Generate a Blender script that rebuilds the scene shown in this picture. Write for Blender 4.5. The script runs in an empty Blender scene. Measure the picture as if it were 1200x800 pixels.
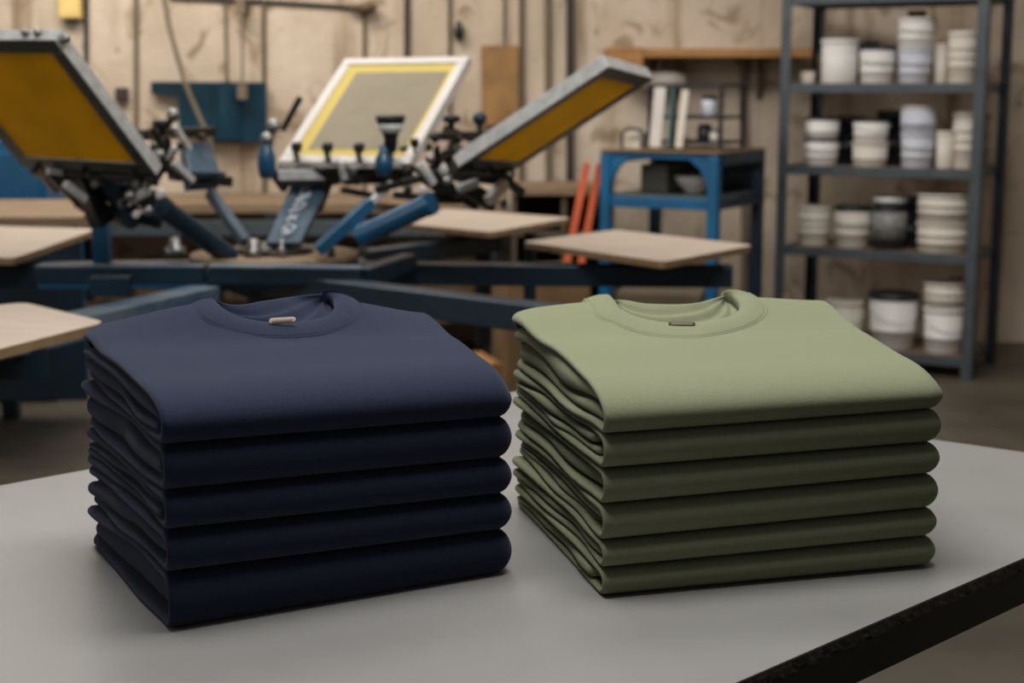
import bpy, math, random
import numpy as np
from mathutils import Vector, Matrix
sc = bpy.context.scene
C = bpy.data.collections.new('scene'); sc.collection.children.link(C)
rnd = random.Random(7)
# ------------------------------------------------------------------ camera model (1200x800 pixels)
F = 1800.0; TH = math.atan(300/1800); cT, sT = math.cos(TH), math.sin(TH)
CZ = 1.3; T = 0.80
def ray(px, py):
    x = px-600; y = 400-py
    return Vector((x, F*cT+y*sT, -F*sT+y*cT))
def atz(px, py, z):
    r = ray(px, py); return Vector((0, 0, CZ))+r*((z-CZ)/r.z)
def atY(px, py, Y):
    r = ray(px, py); return Vector((0, 0, CZ))+r*(Y/r.y)
cam = bpy.data.objects.new('camera', bpy.data.cameras.new('camera')); C.objects.link(cam)
cam.location = (0, 0, CZ); cam.rotation_euler = (math.pi/2-TH, 0, 0)
cam.data.lens = 54; cam.data.sensor_width = 36; cam.data.clip_start = .05
cam.data.dof.use_dof = True; cam.data.dof.focus_distance = 1.52; cam.data.dof.aperture_fstop = 6.2
sc.camera = cam
# ------------------------------------------------------------------ materials
def lin(c):
    return tuple(((v/255)/12.92 if v/255 <= .04045 else ((v/255+.055)/1.055)**2.4) for v in c)+(1,)
MATS = {}
def mat(name, col, rough=.5, metal=0, var=.12, vs=8, col2=None, bump=0, bs=60, sheen=0, coat=0, spec=.5, stretch=None, det=6):
    if name in MATS: return MATS[name]
    m = bpy.data.materials.new(name); m.use_nodes = True; nt = m.node_tree; N = nt.nodes; L = nt.links
    b = N['Principled BSDF']; b.inputs['Roughness'].default_value = rough; b.inputs['Metallic'].default_value = metal
    b.inputs['Specular IOR Level'].default_value = spec
    if sheen:
        b.inputs['Sheen Weight'].default_value = sheen; b.inputs['Sheen Roughness'].default_value = .45
    if coat: b.inputs['Coat Weight'].default_value = coat; b.inputs['Coat Roughness'].default_value = .15
    tc = N.new('ShaderNodeTexCoord'); mp = N.new('ShaderNodeMapping'); L.new(tc.outputs['Object'], mp.inputs[0])
    if stretch: mp.inputs['Scale'].default_value = stretch
    n = N.new('ShaderNodeTexNoise'); n.inputs['Scale'].default_value = vs; n.inputs['Detail'].default_value = det; L.new(mp.outputs[0], n.inputs[0])
    r = N.new('ShaderNodeValToRGB'); c1 = lin(col)
    c2 = lin(col2) if col2 else tuple(max(0, v*(1-var*2)) for v in c1[:3])+(1,)
    r.color_ramp.elements[0].color = c2; r.color_ramp.elements[0].position = .32
    r.color_ramp.elements[1].color = c1; r.color_ramp.elements[1].position = .62
    L.new(n.outputs[0], r.inputs[0]); L.new(r.outputs[0], b.inputs['Base Color'])
    if bump:
        n2 = N.new('ShaderNodeTexNoise'); n2.inputs['Scale'].default_value = bs; n2.inputs['Detail'].default_value = 3; L.new(mp.outputs[0], n2.inputs[0])
        bp = N.new('ShaderNodeBump'); bp.inputs['Strength'].default_value = 1; bp.inputs['Distance'].default_value = bump
        L.new(n2.outputs[0], bp.inputs['Height']); L.new(bp.outputs[0], b.inputs['Normal'])
    MATS[name] = m; return m
M_navy = mat('navy_cotton', (36, 42, 61), .95, var=.10, vs=800, bump=.0006, bs=1100, sheen=.10, spec=.12, det=2)
M_green = mat('sage_cotton', (122, 126, 99), .95, var=.06, vs=800, bump=.0006, bs=1100, sheen=.08, spec=.12, det=2)
M_table = mat('grey_laminate', (129, 127, 124), .38, var=.05, vs=5, bump=.00015, bs=260, spec=.45)
M_edge = mat('chipped_edge_band', (66, 62, 55), .6, col2=(30, 29, 27), vs=50, bump=.004, bs=90)
M_steel_dark = mat('dark_steel', (30, 33, 34), .45, .3, vs=12)
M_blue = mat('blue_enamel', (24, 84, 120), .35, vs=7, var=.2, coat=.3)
M_blue_dk = mat('deep_shaded_blue_enamel', (8, 38, 54), .42, vs=6, var=.25)  # deep blue, darkened so the colour carries the shadow low on the press
M_blue_plate = mat('faded_blue_enamel', (58, 82, 100), .45, vs=20, var=.15)
M_black = mat('black_plastic', (20, 21, 22), .4, vs=14)
M_dkbracket = mat('oily_steel', (66, 60, 52), .4, .55, vs=25, col2=(24, 23, 21))
M_chrome = mat('polished_steel', (150, 148, 146), .36, .9, vs=30)
M_alu = mat('brushed_aluminium', (212, 211, 208), .40, .2, vs=40, stretch=(1, 1, 1))
M_framedk = mat('shaded_frame_paint', (52, 55, 50), .5, vs=20)  # underside of the silver frames, its shade put into the colour
M_white = mat('white_paint', (206, 198, 190), .5, vs=12, var=.05)
M_mesh = mat('amber_screen_mesh', (178, 148, 36), .6, vs=10, var=.06)
M_meshlt = mat('yellow_screen_mesh', (198, 172, 62), .6, vs=10, var=.05)
M_emul = mat('olive_emulsion', (128, 114, 86), .6, vs=14, var=.06)
M_wood = mat('pale_platen_board', (180, 163, 146), .6, vs=9, var=.1, stretch=(1, 8, 1))
M_woodedge = mat('ply_edge', (140, 112, 80), .7, vs=30)
M_bench = mat('worn_bench_wood', (138, 114, 88), .7, vs=6, var=.2, stretch=(1, 6, 6))
M_shelfwood = mat('orange_pine', (178, 128, 72), .6, vs=7, var=.15, stretch=(1, 6, 6))
M_ply = mat('stained_plywood', (158, 118, 70), .7, vs=7, var=.2)
M_card = mat('brown_cardboard', (120, 92, 60), .8, vs=5, var=.2)
M_card2 = mat('grey_brown_crate', (88, 76, 58), .8, vs=5, var=.2)
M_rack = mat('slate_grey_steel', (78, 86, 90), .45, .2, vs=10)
M_rackdk = mat('dark_slate_steel', (32, 40, 46), .5, .2, vs=10)
M_rackboard = mat('rack_board', (122, 98, 76), .75, vs=8, var=.2)
M_tubw = mat('white_tub_plastic', (222, 217, 212), .45, vs=6, var=.04)
M_tubc = mat('cream_tub_plastic', (210, 201, 187), .5, vs=6, var=.05)
M_tubg = mat('cool_grey_tub_plastic', (196, 198, 206), .45, vs=6, var=.05)
M_tubk = mat('black_tub_plastic', (34, 35, 38), .4, vs=6)
M_lidg = mat('dark_green_lid', (24, 46, 36), .45, vs=6)
M_label = mat('silver_label', (150, 148, 146), .5, vs=80, col2=(60, 60, 62))
M_orange = mat('orange_paint', (206, 90, 42), .5, vs=6, var=.15)
M_pipe = mat('brown_pipe', (110, 92, 70), .6, vs=6)
M_pipedk = mat('dark_pipe', (52, 46, 38), .6, vs=6)
M_cable = mat('grey_cable', (120, 105, 84), .7, vs=6)
M_yellow = mat('yellow_box_paint', (230, 198, 122), .5, vs=9)
M_bluewall = mat('dark_blue_sheet', (8, 54, 72), .35, .1, vs=3, col2=(6, 34, 44))
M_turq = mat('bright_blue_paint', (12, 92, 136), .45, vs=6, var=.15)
M_tag = mat('ivory_tag', (200, 184, 170), .45, vs=60, var=.04)
M_tagin = mat('tan_tag_centre', (158, 132, 112), .6, vs=60)
M_tagg = mat('taupe_tag', (142, 128, 110), .45, vs=60)
M_taggdk = mat('dark_taupe_tag', (70, 66, 52), .5, vs=60)
def wall_mat():
    m = bpy.data.materials.new('stained_concrete_wall'); m.use_nodes = True; nt = m.node_tree; N = nt.nodes; L = nt.links
    b = N['Principled BSDF']; b.inputs['Roughness'].default_value = .85; b.inputs['Specular IOR Level'].default_value = .2
    tc = N.new('ShaderNodeTexCoord')
    def noise(sc_, scale, det=6, dis=0):
        mp = N.new('ShaderNodeMapping'); mp.inputs['Scale'].default_value = sc_; L.new(tc.outputs['Object'], mp.inputs[0])
        n = N.new('ShaderNodeTexNoise'); n.inputs['Scale'].default_value = scale; n.inputs['Detail'].default_value = det; n.inputs['Distortion'].default_value = dis
        L.new(mp.outputs[0], n.inputs[0]); return n.outputs[0]
    def ramp(inp, stops):
        r = N.new('ShaderNodeValToRGB'); e = r.color_ramp.elements
        e[0].position, e[0].color = stops[0][0], lin(stops[0][1]); e[1].position, e[1].color = stops[-1][0], lin(stops[-1][1])
        for p, c in stops[1:-1]:
            q = e.new(p); q.color = lin(c)
        L.new(inp, r.inputs[0]); return r.outputs[0]
    def mix(a, c, f, mode='MULTIPLY'):
        x = N.new('ShaderNodeMix'); x.data_type = 'RGBA'; x.blend_type = mode
        if isinstance(f, float): x.inputs[0].default_value = f
        else: L.new(f, x.inputs[0])
        L.new(a, x.inputs[6]); L.new(c, x.inputs[7]); return x.outputs[2]
    base = ramp(noise((1, 1, 1), 1.6, 8, .4), [(.3, (172, 155, 136)), (.5, (196, 180, 161)), (.7, (212, 197, 180))])
    streak = ramp(noise((3.2, 1, .35), 1.7, 5, .3), [(.30, (168, 150, 126)), (.45, (246, 242, 236)), (.7, (255, 255, 255))])
    spot = ramp(noise((1, 1, 1), 5.5, 6, 1.0), [(.33, (176, 160, 138)), (.43, (255, 255, 255)), (.7, (255, 255, 255))])
    col = mix(mix(base, streak, .9), spot, .7)
    # board-form joints: narrow dark vertical lines
    sx = N.new('ShaderNodeSeparateXYZ'); L.new(tc.outputs['Object'], sx.inputs[0])
    w = N.new('ShaderNodeMath'); w.operation = 'PINGPONG'; w.inputs[1].default_value = .62; L.new(sx.outputs[0], w.inputs[0])
    j = ramp(w.outputs[0], [(0, (170, 156, 136)), (.014, (255, 255, 255)), (1, (255, 255, 255))])
    col = mix(col, j, .28)
    L.new(col, b.inputs['Base Color'])
    bp = N.new('ShaderNodeBump'); bp.inputs['Distance'].default_value = .006; L.new(noise((1, 1, 1), 20), bp.inputs['Height']); L.new(bp.outputs[0], b.inputs['Normal'])
    return m
M_wall = wall_mat()
M_floor = mat('worn_concrete_floor', (88, 79, 66), .5, vs=1.4, var=.2, col2=(58, 53, 45), bump=.002, bs=12)
# ------------------------------------------------------------------ object helpers
def tag(o, label=None, cat=None, group=None, kind=None):
    if label: o['label'] = label
    if cat: o['category'] = cat
    if group: o['group'] = group
    if kind: o['kind'] = kind
    return o
def empty(name, loc, label, cat, group=None):
    o = bpy.data.objects.new(name, None); C.objects.link(o); o.location = loc; o.empty_display_size = .05
    return tag(o, label, cat, group)
class MB:
    def __init__(s): s.v = []; s.f = []; s.m = []; s.sm = []
    def add(s, vs, fs, mi=0, smooth=False):
        k = len(s.v); s.v += [tuple(v) for v in vs]; s.f += [tuple(i+k for i in f) for f in fs]; s.m += [mi]*len(fs); s.sm += [smooth]*len(fs)
    def hexa(s, P, mi=0):
        s.add(P, [(0, 3, 2, 1), (4, 5, 6, 7), (0, 1, 5, 4), (1, 2, 6, 5), (2, 3, 7, 6), (3, 0, 4, 7)], mi)
    def box(s, c, d, ax=None, mi=0):
        c = Vector(c); X, Y, Z = ax if ax else (Vector((1, 0, 0)), Vector((0, 1, 0)), Vector((0, 0, 1)))
        X, Y, Z = X*d[0]/2, Y*d[1]/2, Z*d[2]/2
        s.hexa([c-X-Y-Z, c+X-Y-Z, c+X+Y-Z, c-X+Y-Z, c-X-Y+Z, c+X-Y+Z, c+X+Y+Z, c-X+Y+Z], mi)
    def beam(s, p, q, w, h, up=(0, 0, 1), mi=0):
        p, q = Vector(p), Vector(q); d = (q-p); l = d.length; d.normalize(); up = Vector(up)
        sd = d.cross(up).normalized(); u = sd.cross(d).normalized()
        s.box((p+q)/2, (w, l, h), (sd, d, u), mi)
    def cyl(s, p, q, r, r2=None, n=20, mi=0, caps=True):
        p, q = Vector(p), Vector(q); r2 = r if r2 is None else r2; d = (q-p).normalized()
        a = d.orthogonal().normalized(); b = d.cross(a); vs = []
        for P, R in ((p, r), (q, r2)):
            for i in range(n):
                t = 2*math.pi*i/n; vs.append(P+(a*math.cos(t)+b*math.sin(t))*R)
        s.add(vs, [(i, (i+1) % n, n+(i+1) % n, n+i) for i in range(n)], mi, True)
        if caps: s.add(vs, [tuple(range(n))[::-1], tuple(range(n, 2*n))], mi)
    def lathe(s, o, prof, axis=(0, 0, 1), n=32, mi=0, smooth=True):
        o = Vector(o); d = Vector(axis).normalized(); a = d.orthogonal().normalized(); b = d.cross(a); vs = []
        for r, z in prof:
            for i in range(n):
                t = 2*math.pi*i/n; vs.append(o+d*z+(a*math.cos(t)+b*math.sin(t))*max(r, 1e-5))
        s.add(vs, [(j*n+i, j*n+(i+1) % n, (j+1)*n+(i+1) % n, (j+1)*n+i) for j in range(len(prof)-1) for i in range(n)], mi, smooth)
    def ball(s, c, r, mi=0, sq=1):
        s.lathe(c, [(r*math.sin(math.pi*i/12), -r*sq*math.cos(math.pi*i/12)) for i in range(13)], n=18, mi=mi)
    def tube(s, pts, r, n=10, mi=0):
        pts = [Vector(p) for p in pts]; vs = []; a = None
        for i, p in enumerate(pts):
            d = (pts[min(i+1, len(pts)-1)]-pts[max(i-1, 0)]).normalized()
            a = d.orthogonal().normalized() if a is None else (a-d*a.dot(d)).normalized(); b = d.cross(a)
            for k in range(n):
                t = 2*math.pi*k/n; vs.append(p+(a*math.cos(t)+b*math.sin(t))*r)
        s.add(vs, [(j*n+i, j*n+(i+1) % n, (j+1)*n+(i+1) % n, (j+1)*n+i) for j in range(len(pts)-1) for i in range(n)], mi, True)
        s.add(vs, [tuple(range(n))[::-1], tuple(range((len(pts)-1)*n, len(pts)*n))], mi)
    def prism(s, poly, z0, z1, mi=0, side=None):
        n = len(poly); vs = [(p[0], p[1], z0) for p in poly]+[(p[0], p[1], z1) for p in poly]
        s.add(vs, [tuple(range(n))[::-1], tuple(range(n, 2*n))], mi)
        s.add(vs, [(i, (i+1) % n, n+(i+1) % n, n+i) for i in range(n)], mi if side is None else side)
    def spring(s, p, q, r, turns=7, wr=.002, mi=0):
        p, q = Vector(p), Vector(q); d = (q-p); a = d.orthogonal().normalized(); b = d.normalized().cross(a)
        s.tube([p+d*(i/(turns*8))+(a*math.cos(i*math.pi/4)+b*math.sin(i*math.pi/4))*r for i in range(turns*8+1)], wr, 6, mi)
    def build(s, name, m, parent=None, bevel=0, origin=None, seg=2):
        me = bpy.data.meshes.new(name); o0 = Vector((0, 0, 0))
        if parent is not None: o0 = wloc(parent)
        elif origin is not None: o0 = Vector(origin)
        me.from_pydata([tuple(Vector(v)-o0) for v in s.v], [], s.f); ms = m if isinstance(m, (list, tuple)) else [m]
        for x in ms: me.materials.append(x)
        me.polygons.foreach_set('material_index', s.m); me.polygons.foreach_set('use_smooth', s.sm); me.update()
        o = bpy.data.objects.new(name, me); C.objects.link(o)
        if parent is not None: o.parent = parent; o.location = (0, 0, 0)
        else: o.location = o0
        if bevel:
            b = o.modifiers.new('bevel', 'BEVEL'); b.width = bevel; b.segments = seg; b.limit_method = 'ANGLE'; b.angle_limit = .6
        return o
def wloc(o):
    v = Vector(o.location)
    while o.parent is not None:
        o = o.parent; v += Vector(o.location)
    return v
def grid_mesh(name, G, m, parent, close_u=False, close_v=False, extra=None, flip=False):
    """G[i][j] = points"""
    ni, nj = len(G), len(G[0]); o0 = wloc(parent); vs = [tuple(Vector(p)-o0) for row in G for p in row]; fs = []
    for i in range(ni if close_u else ni-1):
        for j in range(nj if close_v else nj-1):
            a, b, c_, d = i*nj+j, i*nj+(j+1) % nj, ((i+1) % ni)*nj+(j+1) % nj, ((i+1) % ni)*nj+j
            fs.append((a, d, c_, b) if flip else (a, b, c_, d))
    if extra: fs += extra
    me = bpy.data.meshes.new(name); me.from_pydata(vs, [], fs); me.materials.append(m)
    me.polygons.foreach_set('use_smooth', [True]*len(fs)); me.update()
    o = bpy.data.objects.new(name, me); C.objects.link(o); o.parent = parent
    return o
def translucent(m, wgt):
    nt = m.node_tree; b = nt.nodes['Principled BSDF']; t = nt.nodes.new('ShaderNodeBsdfTranslucent'); x = nt.nodes.new('ShaderNodeMixShader'); x.inputs[0].default_value = wgt
    l = b.inputs['Base Color'].links[0].from_socket; nt.links.new(l, t.inputs[0]); out = nt.nodes['Material Output']
    nt.links.new(b.outputs[0], x.inputs[1]); nt.links.new(t.outputs[0], x.inputs[2]); nt.links.new(x.outputs[0], out.inputs[0])
translucent(M_mesh, .75)
# ------------------------------------------------------------------ setting
WY = 7.78
b = MB(); b.box((0, 3, -.05), (9.4, 11.6, .1)); tag(b.build('floor', M_floor), kind='structure')
b = MB(); b.box((0, WY+.1, 1.7), (9.4, .2, 3.4)); tag(b.build('wall_back', M_wall), kind='structure')
b = MB(); b.box((-4.6, 2.9, 1.7), (.2, 9.76, 3.4)); tag(b.build('wall_left', M_wall), kind='structure')
b = MB(); b.box((4.6, 2.9, 1.7), (.2, 9.76, 3.4)); tag(b.build('wall_right', M_wall), kind='structure')
# ------------------------------------------------------------------ table
far = Vector((.058, 2.545)); rgt = Vector((.90, 1.929)); near = rgt-Vector((.72, .70))*2.05; lft = far-Vector((.734, .68))*2.05
def round_poly(P, r, n=6):
    out = []
    for i, p in enumerate(P):
        a = (P[i-1]-p).normalized(); c_ = (P[(i+1) % len(P)]-p).normalized()
        for k in range(n+1):
            t = k/n; out.append((p+a*r*(1-t))*(1-t)+(p+c_*r*t)*t if False else (p+a*r)*(1-t)**2+p*2*t*(1-t)+(p+c_*r)*t**2)
    return out
poly = round_poly([far, lft, near, rgt], .05)
tb = empty('work_table', (0, 1.6, 0), 'grey topped work table with a chipped dark edge under the two sweatshirt stacks', 'table')
b = MB(); b.prism(poly, T-.0018, T); b.build('tabletop', M_table, tb, .0015)
ctr = sum(poly, Vector((0, 0)))/len(poly)
def dense(poly, step):
    out = []
    for i, p in enumerate(poly):
        q = poly[(i+1) % len(poly)]; n = max(1, int((q-p).length/step))
        out += [p+(q-p)*k/n for k in range(n)]
    return out
dp = dense([ctr+(p-ctr)*.9985 for p in poly], .006)
b = MB(); n = len(dp)
rows = []
for zz, amp in ((T-.0020, .0006), (T-.006, .0020), (T-.010, .0022), (T-.0138, .0022), (T-.0145, .0005)):
    rows.append([(*(p+(p-ctr).normalized()*rnd.uniform(-amp, amp)), zz+rnd.uniform(-amp, amp)*.3) for p in dp])
vs = [v for r in rows for v in r]; fs = [(j*n+i, (j+1)*n+i, (j+1)*n+(i+1) % n, j*n+(i+1) % n) for j in range(4) for i in range(n)]
b.add(vs, fs, 0, False); b.add(vs, [tuple(range(n))]); b.add(vs, [tuple(range(4*n, 5*n))]); b.build('edge_band', M_edge, tb)
b = MB(); b.prism([ctr+(p-ctr)*.993 for p in poly], T-.055, T-.0148); b.build('frame', M_steel_dark, tb, .002)
for P in (far, lft, near, rgt):
    q = ctr+(P-ctr)*.9; b = MB(); b.box((q.x, q.y, (T-.058)/2), (.05, .05, T-.058)); b.build('leg', M_steel_dark, tb, .003)
# ------------------------------------------------------------------ folded sweatshirts
def snoise(seed, n=5, f0=1.0):
    r = random.Random(seed); n = min(n, 3); K = [(r.uniform(.7, 1.3)*f0*(i+1)*1.05, r.uniform(0, 6.28), 1/(i+1)**.9) for i in range(n)]; S = sum(k[2] for k in K)
    return lambda t: sum(a*math.sin(f*t+p) for f, p, a in K)/S*1.6
def sstep(a, b_, x):
    t = min(1, max(0, (x-a)/(b_-a))); return t*t*(3-2*t)
class Stack:
    def __init__(s, FL, FR, BL, BR):
        s.q = [Vector(p[:2]) for p in (FL, FR, BL, BR)]; s.W = (s.q[1]-s.q[0]).length; s.D = (s.q[2]-s.q[0]).length
    def xy(s, x, d):
        u, v = x/s.W, d/s.D; FL, FR, BL, BR = s.q
        return FL*(1-u)*(1-v)+FR*u*(1-v)+BL*(1-u)*v+BR*u*v
    def inv(s, P):
        x, d = s.W/2, s.D/2
        for _ in range(12):
            p = s.xy(x, d); e = 1e-4; jx = (s.xy(x+e, d)-p)/e; jd = (s.xy(x, d+e)-p)/e; r = Vector(P[:2])-p
            det = jx.x*jd.y-jx.y*jd.x; x += (r.x*jd.y-r.y*jd.x)/det; d += (jx.x*r.y-jx.y*r.x)/det
        return x, d
def bil(c, u, v): return c[0]*(1-u)*(1-v)+c[1]*u*(1-v)+c[2]*(1-u)*v+c[3]*u*v
def body(S, zb, zt, m, parent, seed, tl, at_=.02, ab=.02, fm=.5, nx=46, ntop=40, ends=(.019, .019), hole=None, nse=2.25, tback=1.3, lipf=None):
    W, D = S.W, S.D; R = random.Random(seed)
    # loop: (s, zn)
    Lp = []
    bt = ends[0]
    for i in range(ntop+1):
        t = i/ntop; Lp.append((D-bt-(D-bt-at_)*t, 1.0, 'T'))
    nq = 14
    for i in range(1, nq+1):
        a = math.pi/2*i/nq; Lp.append((at_*(1-math.sin(a)**(2/nse)), math.cos(a)**(2/nse) if i < nq else 0, 'F'))
    for i in range(1, nq+1):
        a = math.pi/2*(1-i/nq); Lp.append((ab*(1-math.sin(a)**(2/nse)), -(math.cos(a)**(2/nse)), 'F'))
    for i in range(1, 25):
        t = i/24; Lp.append((ab+(D-bt-ab)*t, -1.0, 'B'))
    for i in range(1, 2*nq):
        a = -math.pi/2+math.pi*i/(2*nq); ca, sa = abs(math.cos(a))**(2/nse), abs(math.sin(a))**(2/nse)
        Lp.append((D-bt+bt*ca, sa*(1 if a > 0 else -1), 'K'))
    n = len(Lp); n1, n2, n3 = snoise(seed*3+1), snoise(seed*3+2), snoise(seed*3+5)
    def loop_at(x, kv, ins, off=0.0):
        pts = []
        for (s_, zn, k) in Lp:
            sx = s_+.020*(1-kv)*(1-2*s_/D); u = min(1, max(0, x/W)); v = sx/D
            b0, t0 = zb(x, sx), zt(x, sx); zm = b0+fm*(t0-b0); zn2 = zn*kv
            z = zm+(t0-zm)*zn2 if zn > 0 else zm+(zm-b0)*zn2
            pts.append([sx, z, zn])
        if ins is not None:
            out = []
            for i, (s_, z, zn) in enumerate(pts):
                a, c_ = pts[i-1], pts[(i+1) % n]; ds, dz = c_[0]-a[0], c_[1]-a[1]; l = math.hypot(ds, dz) or 1
                ns, nz = -dz/l, ds/l    # inward normal
                v = s_/D; th = tl*(1+(tback-1)*sstep(.45, .95, v))
                out.append([s_+ns*ins*th, z+nz*ins*th, zn])
            pts = out
        G = []
        for s_, z, zn in pts:
            v = s_/D; dec = math.exp(-max(x, 0)/.05)
            e = (n1(v*3.2) if zn > 0 else n2(v*3.2))*.0028*min(1, v*5)-(.001+.005*sstep(-.9, .5, zn))*sstep(.55, 1, v)*(1-.6*sstep(.93, 1, v))+.012*sstep(.93, 1, v)*(1-zn*zn)
            if lipf: e += lipf(v, zn)
            p = S.xy(x+off+e*dec, s_); G.append(Vector((p.x, p.y, z)))
        return G
    rows = []
    th = tl*.5
    rows.append(loop_at(.024, 1, 1.0)); rows.append(loop_at(.012, 1, 1.0))
    for i in range(9):
        a = math.pi*(1-i/8); rows.append(loop_at(th*1.15*(1-math.sin(a)), 1, .5*(1-math.cos(a)) if i < 8 else None))
    r = .019
    for i in range(1, nx):
        rows.append(loop_at(th+(W-r-th)*i/nx, 1, None))
    for i in range(13):
        a = math.pi/2*i/12; rows.append(loop_at(W-r+r*math.sin(a), max(.001, math.cos(a)**.9), None))
    if hole:
        for row in rows:
            for j, p in enumerate(row):
                if Lp[j][1] > .25 and Lp[j][0] > D*.3:
                    d = hole(p)
                    if d > 0: p.z -= .016*sstep(0, .007, d)
    ni = len(rows)
    extra = [tuple(range(n)), tuple(range((ni-1)*n, ni*n))[::-1]]
    return grid_mesh('body', rows, m, parent, close_v=True, extra=extra, flip=True)
def strip(S, lo, hi, s0, s1, xe, m, parent, seed, depth=.021, name='inner_fold'):
    nz_, nx_ = snoise(seed, 5, 1.3), snoise(seed+77, 4, 1.2); rows = []; N = 56; K = 22
    for i in range(N+1):
        t = i/N; tt = .5-.5*math.cos(math.pi*t); s_ = s0+(s1-s0)*tt
        k0 = min(1, (s_-s0)/.009); k1 = min(1, (s1-s_)/.016)
        kk = math.sqrt(max(0, 1-(1-k0)**2))*math.sqrt(max(0, 1-(1-k1)**2)); kk = max(kk, .02)
        v = s_/S.D; a, c_ = lo(s_), hi(s_); zm, hh = (a+c_)/2, max(.0015, (c_-a)/2*(.80+.17*sstep(.25, .7, v)))*(.35+.65*kk)
        xl = xe(v)+nx_(v*4)*.0026+(1-kk)*.010
        row = []
        for j in range(K):
            g = 2*math.pi*j/K; cg, sg = math.cos(g), math.sin(g)
            # left half rounded, right half square
            er = min(hh*1.15, .010)
            if cg < 0: xx = xl+er-er*abs(cg)**.85; zz = zm+hh*(1 if sg > 0 else -1)*abs(sg)**.85
            else: xx = xl+er+(depth-xl-er)*min(1, cg*1.5); zz = zm+hh*(1 if sg > 0 else -1)*min(1, abs(sg)*1.6)
            p = S.xy(xx, s_); row.append((p.x, p.y, zz))
        rows.append(row)
    extra = [tuple(range(K)), tuple(range(N*K, (N+1)*K))[::-1]]
    return grid_mesh(name, rows, m, parent, close_v=True, extra=extra, flip=True)
def resample(P, n, z=True):
    # Catmull-Rom through points then equal-parameter samples
    out = []
    for i in range(n):
        t = i/(n-1)*(len(P)-1); k = min(int(t), len(P)-2); f = t-k
        p0, p1, p2, p3 = P[max(k-1, 0)], P[k], P[k+1], P[min(k+2, len(P)-1)]
        out.append(.5*((2*p1)+(p2-p0)*f+(2*p0-5*p1+4*p2-p3)*f*f+(3*p1-p0-3*p2+p3)*f**3))
    return out
def collar(S, zt, pxo, pxi, rim, m, parent):
    D = S.D
    def hit(px, py):
        r = ray(px, py); prev = None
        for k in range(0, 281):
            # march by world distance
            Y = 1.45+k*.0025; P = Vector((0, 0, CZ))+r*(Y/r.y); x, d = S.inv(P)
            if d > D*.995: break
            if d > .05 and P.z <= zt(x, d): return P
            prev = P
        # vertical plane at the back edge
        for k in range(0, 400):
            Y = 1.45+k*.0015; P = Vector((0, 0, CZ))+r*(Y/r.y); x, d = S.inv(P)
            if d >= D*.99: return P
        return prev
    O = resample([hit(*p) for p in pxo], 90); I = resample([hit(*p) for p in pxi], 90)
    # extend both ends over the back edge
    back = (S.q[2]-S.q[0]).normalized(); bk = Vector((back.x, back.y, 0))
    def ext(L_):
        a, z = L_[0], L_[-1]
        pre = [a+bk*.016+Vector((0, 0, -.030)), a+bk*.013+Vector((0, 0, -.012)), a+bk*.007+Vector((0, 0, -.003))]
        post = [z+bk*.007+Vector((0, 0, -.003)), z+bk*.013+Vector((0, 0, -.012)), z+bk*.016+Vector((0, 0, -.030))]
        return pre+L_+post
    OO, II = ext(O), ext(I)
    prof = [(-.03, -.004), (0, .0002), (.035, .0011), (.06, .0016), (.08, -.0014), (.10, -.0014), (.12, .0012), (.15, .0016), (.24, .0024), (.4, .0034), (.55, .0038), (.7, .0036), (.85, .0031), (.95, .0018), (1.0, -.0005), (1.01, -.004), (.99, -.009), (.95, -.013)]
    G = []
    for o_, i_ in zip(OO, II):
        row = []
        for q, h in prof:
            p = o_*(1-q)+i_*q
            x, d = S.inv(p); row.append(Vector((p.x, p.y, p.z+h)))
        G.append(row)
    grid_mesh('collar', G, m, parent, flip=False)
    # back of the neck: inner fabric rising to the rim
    Rm = resample([hit(*p) for p in rim], 90); G = []
    for k in range(90):
        f_ = I[k]; b_ = Rm[k]; a = k/89; row = []
        f2 = f_+Vector((0, 0, -.011)); f2 = f2*(1)+ (f_-(O[k]))*(.0)
        for j in range(27):
            t = j/26; p = f2*(1-t)+b_*t
            p.z = f2.z+(b_.z-f2.z)*t**1.1-.0025*math.sin(math.pi*t)+.0022*math.sin(t*19+2.2*math.sin(a*5)+a*3)*math.sin(math.pi*min(1, t*1.05))
            row.append(p)
        e = row[-1]
        row += [e+bk*.003+Vector((0, 0, .0004)), e+bk*.007+Vector((0, 0, -.002)), e+bk*.010+Vector((0, 0, -.010)), e+bk*.011+Vector((0, 0, -.035))]
        G.append(row)
    grid_mesh('neck_lining', G, m, parent)
    poly = [S.inv(p) for p in I]
    poly = [(x, d) for x, d in poly]+[(poly[-1][0], D+.06), (poly[0][0], D+.06)]
    def hole(P):
        x, d = S.inv(P); ins = False; best = 9
        for i in range(len(poly)):
            (x1, y1), (x2, y2) = poly[i], poly[(i+1) % len(poly)]
            if (y1 > d) != (y2 > d) and x < (x2-x1)*(d-y1)/(y2-y1)+x1: ins = not ins
            L2 = (x2-x1)**2+(y2-y1)**2; t = max(0, min(1, ((x-x1)*(x2-x1)+(d-y1)*(y2-y1))/L2)) if L2 else 0
            best = min(best, math.hypot(x-x1-t*(x2-x1), d-y1-t*(y2-y1)))
        return best+.006 if ins else .006-best
    return hole, I, O
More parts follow.
